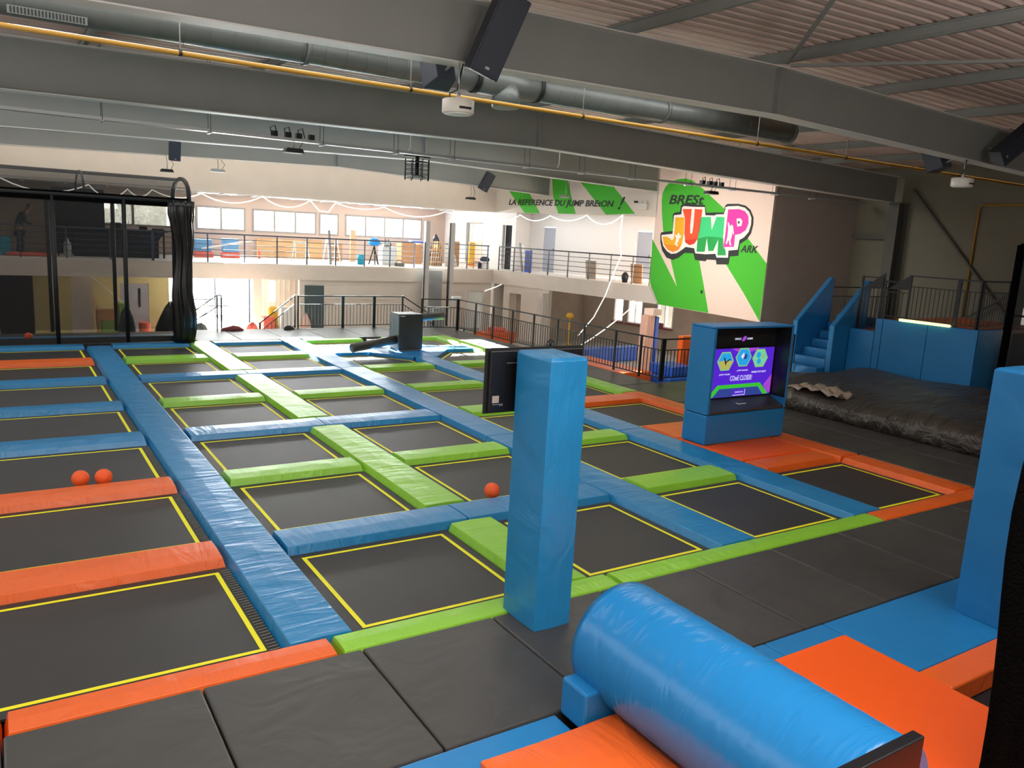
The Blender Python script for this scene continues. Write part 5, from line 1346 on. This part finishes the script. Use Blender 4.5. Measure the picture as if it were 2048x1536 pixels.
garland([(7.36, .10, 4.44), (7.33, .12, 3.6), (7.46, .12, 2.86), (7.2, .14, 2.25), (6.9, .2, 1.3), (6.45, .3, .35), (5.8, .45, -.5)], True, 'white light strip hanging down from the corridor to the lower floor', 4)
garland([(8.5, .25, 1.12), (7.9, .4, .52), (7.3, .5, .0), (6.6, .5, -.5), (5.8, .5, -1.0)], True, 'white light strip slanting down from the mural corner to the floor', 4)
garland([(19.5, 31.3, 1.19), (19.36, 31.62, 1.03), (19.22, 31.86, .92), (19.0, 31.92, .83)], False, 'short white light strip over the lower glass door', 3)
for x0, x1, y, z, d in ((.2, 9.5, 32.4, 4.44, 'left'), (6.2, 15.0, 32.8, 4.46, 'middle'), (12.0, 19.0, 32.5, 4.45, 'right')):
    r = thing('ceiling_rail', 'bare metal ceiling rails above the mezzanine opening, %s group' % d, 'ceiling rail', ((x0 + x1) / 2, y, z), 'bare ceiling rails')
    for k in range(5):
        MB().bar((x0 + k * .3, y + k * .32, z - .03), (x1 - k * .2, y + k * .36, z - .03), .05, .03).build('rail', 'galv_flat', r)
    for k in range(7):
        x = x0 + (x1 - x0) * (k + .5) / 7
        MB().bar((x, y - .1, z - .06), (x + .15, y + 1.6, z - .06), .04, .02).build('cross_rail', 'white', r)

# ------------------------------------------------------------------ the person on the mezzanine
def skinned(name, V, E, R, m, parent, sub=2):
    me = bpy.data.meshes.new(name); me.from_pydata([Vector(v) - parent.location for v in V], E, []); me.update()
    o = bpy.data.objects.new(name, me); COL.objects.link(o); o.parent = parent
    me.materials.append(M[m])
    sk = o.modifiers.new('skin', 'SKIN'); sk.use_smooth_shade = True
    for i, r in enumerate(R):
        sv = me.skin_vertices[0].data[i]; sv.radius = r if isinstance(r, tuple) else (r, r); sv.use_root = (i == 0)
    sd = o.modifiers.new('sub', 'SUBSURF'); sd.levels = sub; sd.render_levels = sub
    return o
py_ = 33.5
pr = thing('person', 'person in dark green jacket bending forward on the left mezzanine, seen through the net', 'person', (.80, py_, ZM))
V = [(.78, py_, 2.70), (.80, py_, 2.92), (.88, py_, 3.14), (.97, py_, 3.28), (1.04, py_, 3.36), (1.12, py_, 3.45), (1.16, py_, 3.54)]
E = [(i, i + 1) for i in range(6)]; R = [(.15, .13), (.14, .12), (.17, .12), (.10, .10), (.055, .055), (.085, .095), (.06, .07)]
for s in (-1, 1):
    n = len(V); V += [(.79, py_ + s * .10, 2.62), (.83 + s * .05, py_ + s * .12, 2.27), (.78 + s * .06, py_ + s * .12, 1.90), (.95 + s * .06, py_ + s * .13, 1.845)]
    E += [(0, n), (n, n + 1), (n + 1, n + 2), (n + 2, n + 3)]; R += [.10, .065, .045, .04]
    n = len(V); V += [(.93, py_ + s * .19, 3.22), (1.00, py_ + s * .22, 2.96), (1.22, py_ + s * .16, 2.90), (1.30, py_ + s * .15, 2.88)]
    E += [(3, n), (n, n + 1), (n + 1, n + 2), (n + 2, n + 3)]; R += [.06, .045, .032, (.03, .02)]
    w = len(V) - 1
    for k in range(5):
        n = len(V); dy = (k - 2) * .02; L = (.06, .085, .09, .085, .07)[k]
        V += [(1.335, py_ + s * .15 + dy, 2.875), (1.335 + L * .6, py_ + s * .15 + dy * 1.2, 2.86), (1.335 + L, py_ + s * .15 + dy * 1.2, 2.835)]
        E += [(w, n), (n, n + 1), (n + 1, n + 2)]; R += [.010, .009, .008]
skinned('body', V, E, R, 'skin', pr)
V = [(.78, py_, 2.66), (.80, py_, 2.92), (.88, py_, 3.14), (.97, py_, 3.28)]; E = [(0, 1), (1, 2), (2, 3)]; R = [(.175, .155), (.165, .145), (.19, .145), (.11, .11)]
for s in (-1, 1):
    n = len(V); V += [(.93, py_ + s * .19, 3.22), (1.00, py_ + s * .22, 2.96), (1.20, py_ + s * .165, 2.905)]; E += [(3, n), (n, n + 1), (n + 1, n + 2)]; R += [.08, .06, .048]
skinned('jacket', V, E, R, 'shirt', pr)
V = [(.78, py_, 2.70)]; E = []; R = [(.17, .15)]
for s in (-1, 1):
    n = len(V); V += [(.79, py_ + s * .10, 2.60), (.83 + s * .05, py_ + s * .12, 2.27), (.78 + s * .06, py_ + s * .12, 1.91)]; E += [(0, n), (n, n + 1), (n + 1, n + 2)]; R += [.12, .085, .07]
skinned('trousers', V, E, R, 'trousers', pr)
skinned('hair', [(1.08, py_, 3.47), (1.13, py_, 3.55), (1.18, py_, 3.55)], [(0, 1), (1, 2)], [(.08, .10), (.075, .09), (.04, .06)], 'hair', pr)
b = MB(); b.tube([(1.205, py_, 3.44), (1.235, py_, 3.42)], .014, 8); b.build('nose', 'skin', pr)
for s in (-1, 1):
    b = MB(); b.lathe((1.205, py_ + s * .032, 3.465), [(.001, -.01), (.011, 0), (.001, .01)], 8); b.build('eye', 'hair', pr)
    b = MB(); b.obox((1.105, py_ + s * .098, 3.45), (.03, .02, .05), (0, 0, 0)); b.build('ear', 'skin', pr, .008)
    b = MB(); b.obox((.88 + s * .06, py_ + s * .125, 1.845), (.28, .10, .075), (0, 0, 0)); b.build('shoe', 'hair', pr, .02)

# ------------------------------------------------------------------ light
def area(name, loc, rot, sx, sy, power, col=(1, 1, 1)):
    l = bpy.data.lights.new(name, 'AREA'); l.shape = 'RECTANGLE'; l.size = sx; l.size_y = sy; l.energy = power; l.color = col
    o = bpy.data.objects.new(name, l); COL.objects.link(o); o.location = loc; o.rotation_euler = rot
    return o
for i, (a, c, n_) in enumerate(wins[1:5]):          # daylight through the back windows
    area('daylight_window', ((a + c) / 2, 37.85, 3.45), (-PI / 2, 0, 0), c - a, 1.0, 200 * (c - a), (.96, .98, 1))
area('daylight_entrance', (8.0, 37.9, -.05), (-PI / 2, 0, 0), 4.2, 2.2, 420, (.96, .98, 1))
area('left_fill', (-4.3, 13, 3.8), (0, -PI / 2, 0), 3.0, 24, 330, (.97, .98, 1))  # added soft fill from the left; the wall there has no windows
area('hall_fill', (3.5, .8, 6.4), (0, 0, 0), 12, 3.5, 820, (1, .97, .93))  # added overhead fill above the foreground, no lamp there
area('hall_fill', (5.0, 11.3, 6.56), (0, 0, 0), 16, 1.8, 330, (1, .98, .95))  # added overhead fill hidden behind the nearest beam
area('hall_fill', (6.0, 20.2, 6.52), (0, 0, 0), 18, 4, 300, (1, .98, .95))  # added overhead fill hidden behind the second beam
area('hall_fill', (7.0, 26.0, 6.52), (0, 0, 0), 20, 3.5, 320, (1, .97, .93))  # added overhead fill hidden behind the third beam
area('roof_fill', (5, -1.8, 4.2), (PI - .5, 0, 0), 8, 2, 750, (1, .95, .92))  # added upward fill to brighten the roof
area('back_wall_fill', (7, 30.2, 6.35), (math.radians(42), 0, 0), 22, .8, 150, (1, .95, .86))  # added warm fill to brighten the upper back wall
area('mural_fill', (15.6, 19.4, 6.3), (0, math.radians(-58), math.radians(4)), 1.5, 2.5, 135, (1, .95, .9)).data.spread = math.radians(85)  # added fill aimed at the mural, hidden behind the second beam
area('mezzanine_area_light', (10, 34.9, 4.40), (0, 0, 0), 16, 1.5, 30, (1, .97, .93))  # soft area light under the ceiling, no fixture modelled
area('corridor_area_light', facade((4.5, -1.1, 4.44)), (0, 0, .2), .8, 8, 50, (1, .97, .94))  # area light along the corridor ceiling, without a fixture
area('lower_room_area_light', facade((6, -1.6, 1.2)), (0, 0, .2), 2, 9, 40, (1, .96, .92))  # area light below the lower room ceiling, without a fixture
sun = bpy.data.lights.new('sun', 'SUN'); sun.energy = 600; sun.angle = .006; sun.color = (1, .95, .88)
so = bpy.data.objects.new('sun', sun); COL.objects.link(so)
sd = Vector((-.03, -1, -.2295)); so.rotation_euler = sd.to_track_quat('-Z', 'Y').to_euler()
w = bpy.data.worlds.new('sky'); scene.world = w; w.use_nodes = True
bg = w.node_tree.nodes['Background']; bg.inputs['Color'].default_value = (.88, .94, 1, 1); bg.inputs['Strength'].default_value = 4.0

# ------------------------------------------------------------------ camera
cam = bpy.data.cameras.new('camera'); co = bpy.data.objects.new('camera', cam); COL.objects.link(co)
pitch, roll, yaw = math.radians(10.6221), math.radians(3.1934), math.radians(-33.0692)
fw = Vector((-math.sin(yaw) * math.cos(pitch), math.cos(yaw) * math.cos(pitch), -math.sin(pitch)))
rt = Vector((math.cos(yaw), math.sin(yaw), 0)); up = rt.cross(fw)
r2 = rt * math.cos(roll) + up * math.sin(roll); u2 = up * math.cos(roll) - rt * math.sin(roll)
m3 = Matrix((r2, u2, -fw)).transposed()
co.matrix_world = Matrix.Translation((0, 0, 3.5)) @ m3.to_4x4()
cam.sensor_width = 36; cam.lens = 1601.3 * 36 / 2048; cam.clip_start = .05; cam.clip_end = 300
scene.camera = co
vs = scene.view_settings
vs.view_transform = 'Standard'; vs.look = 'None'; vs.gamma = 1; vs.use_curve_mapping = False; vs.exposure = 0.0
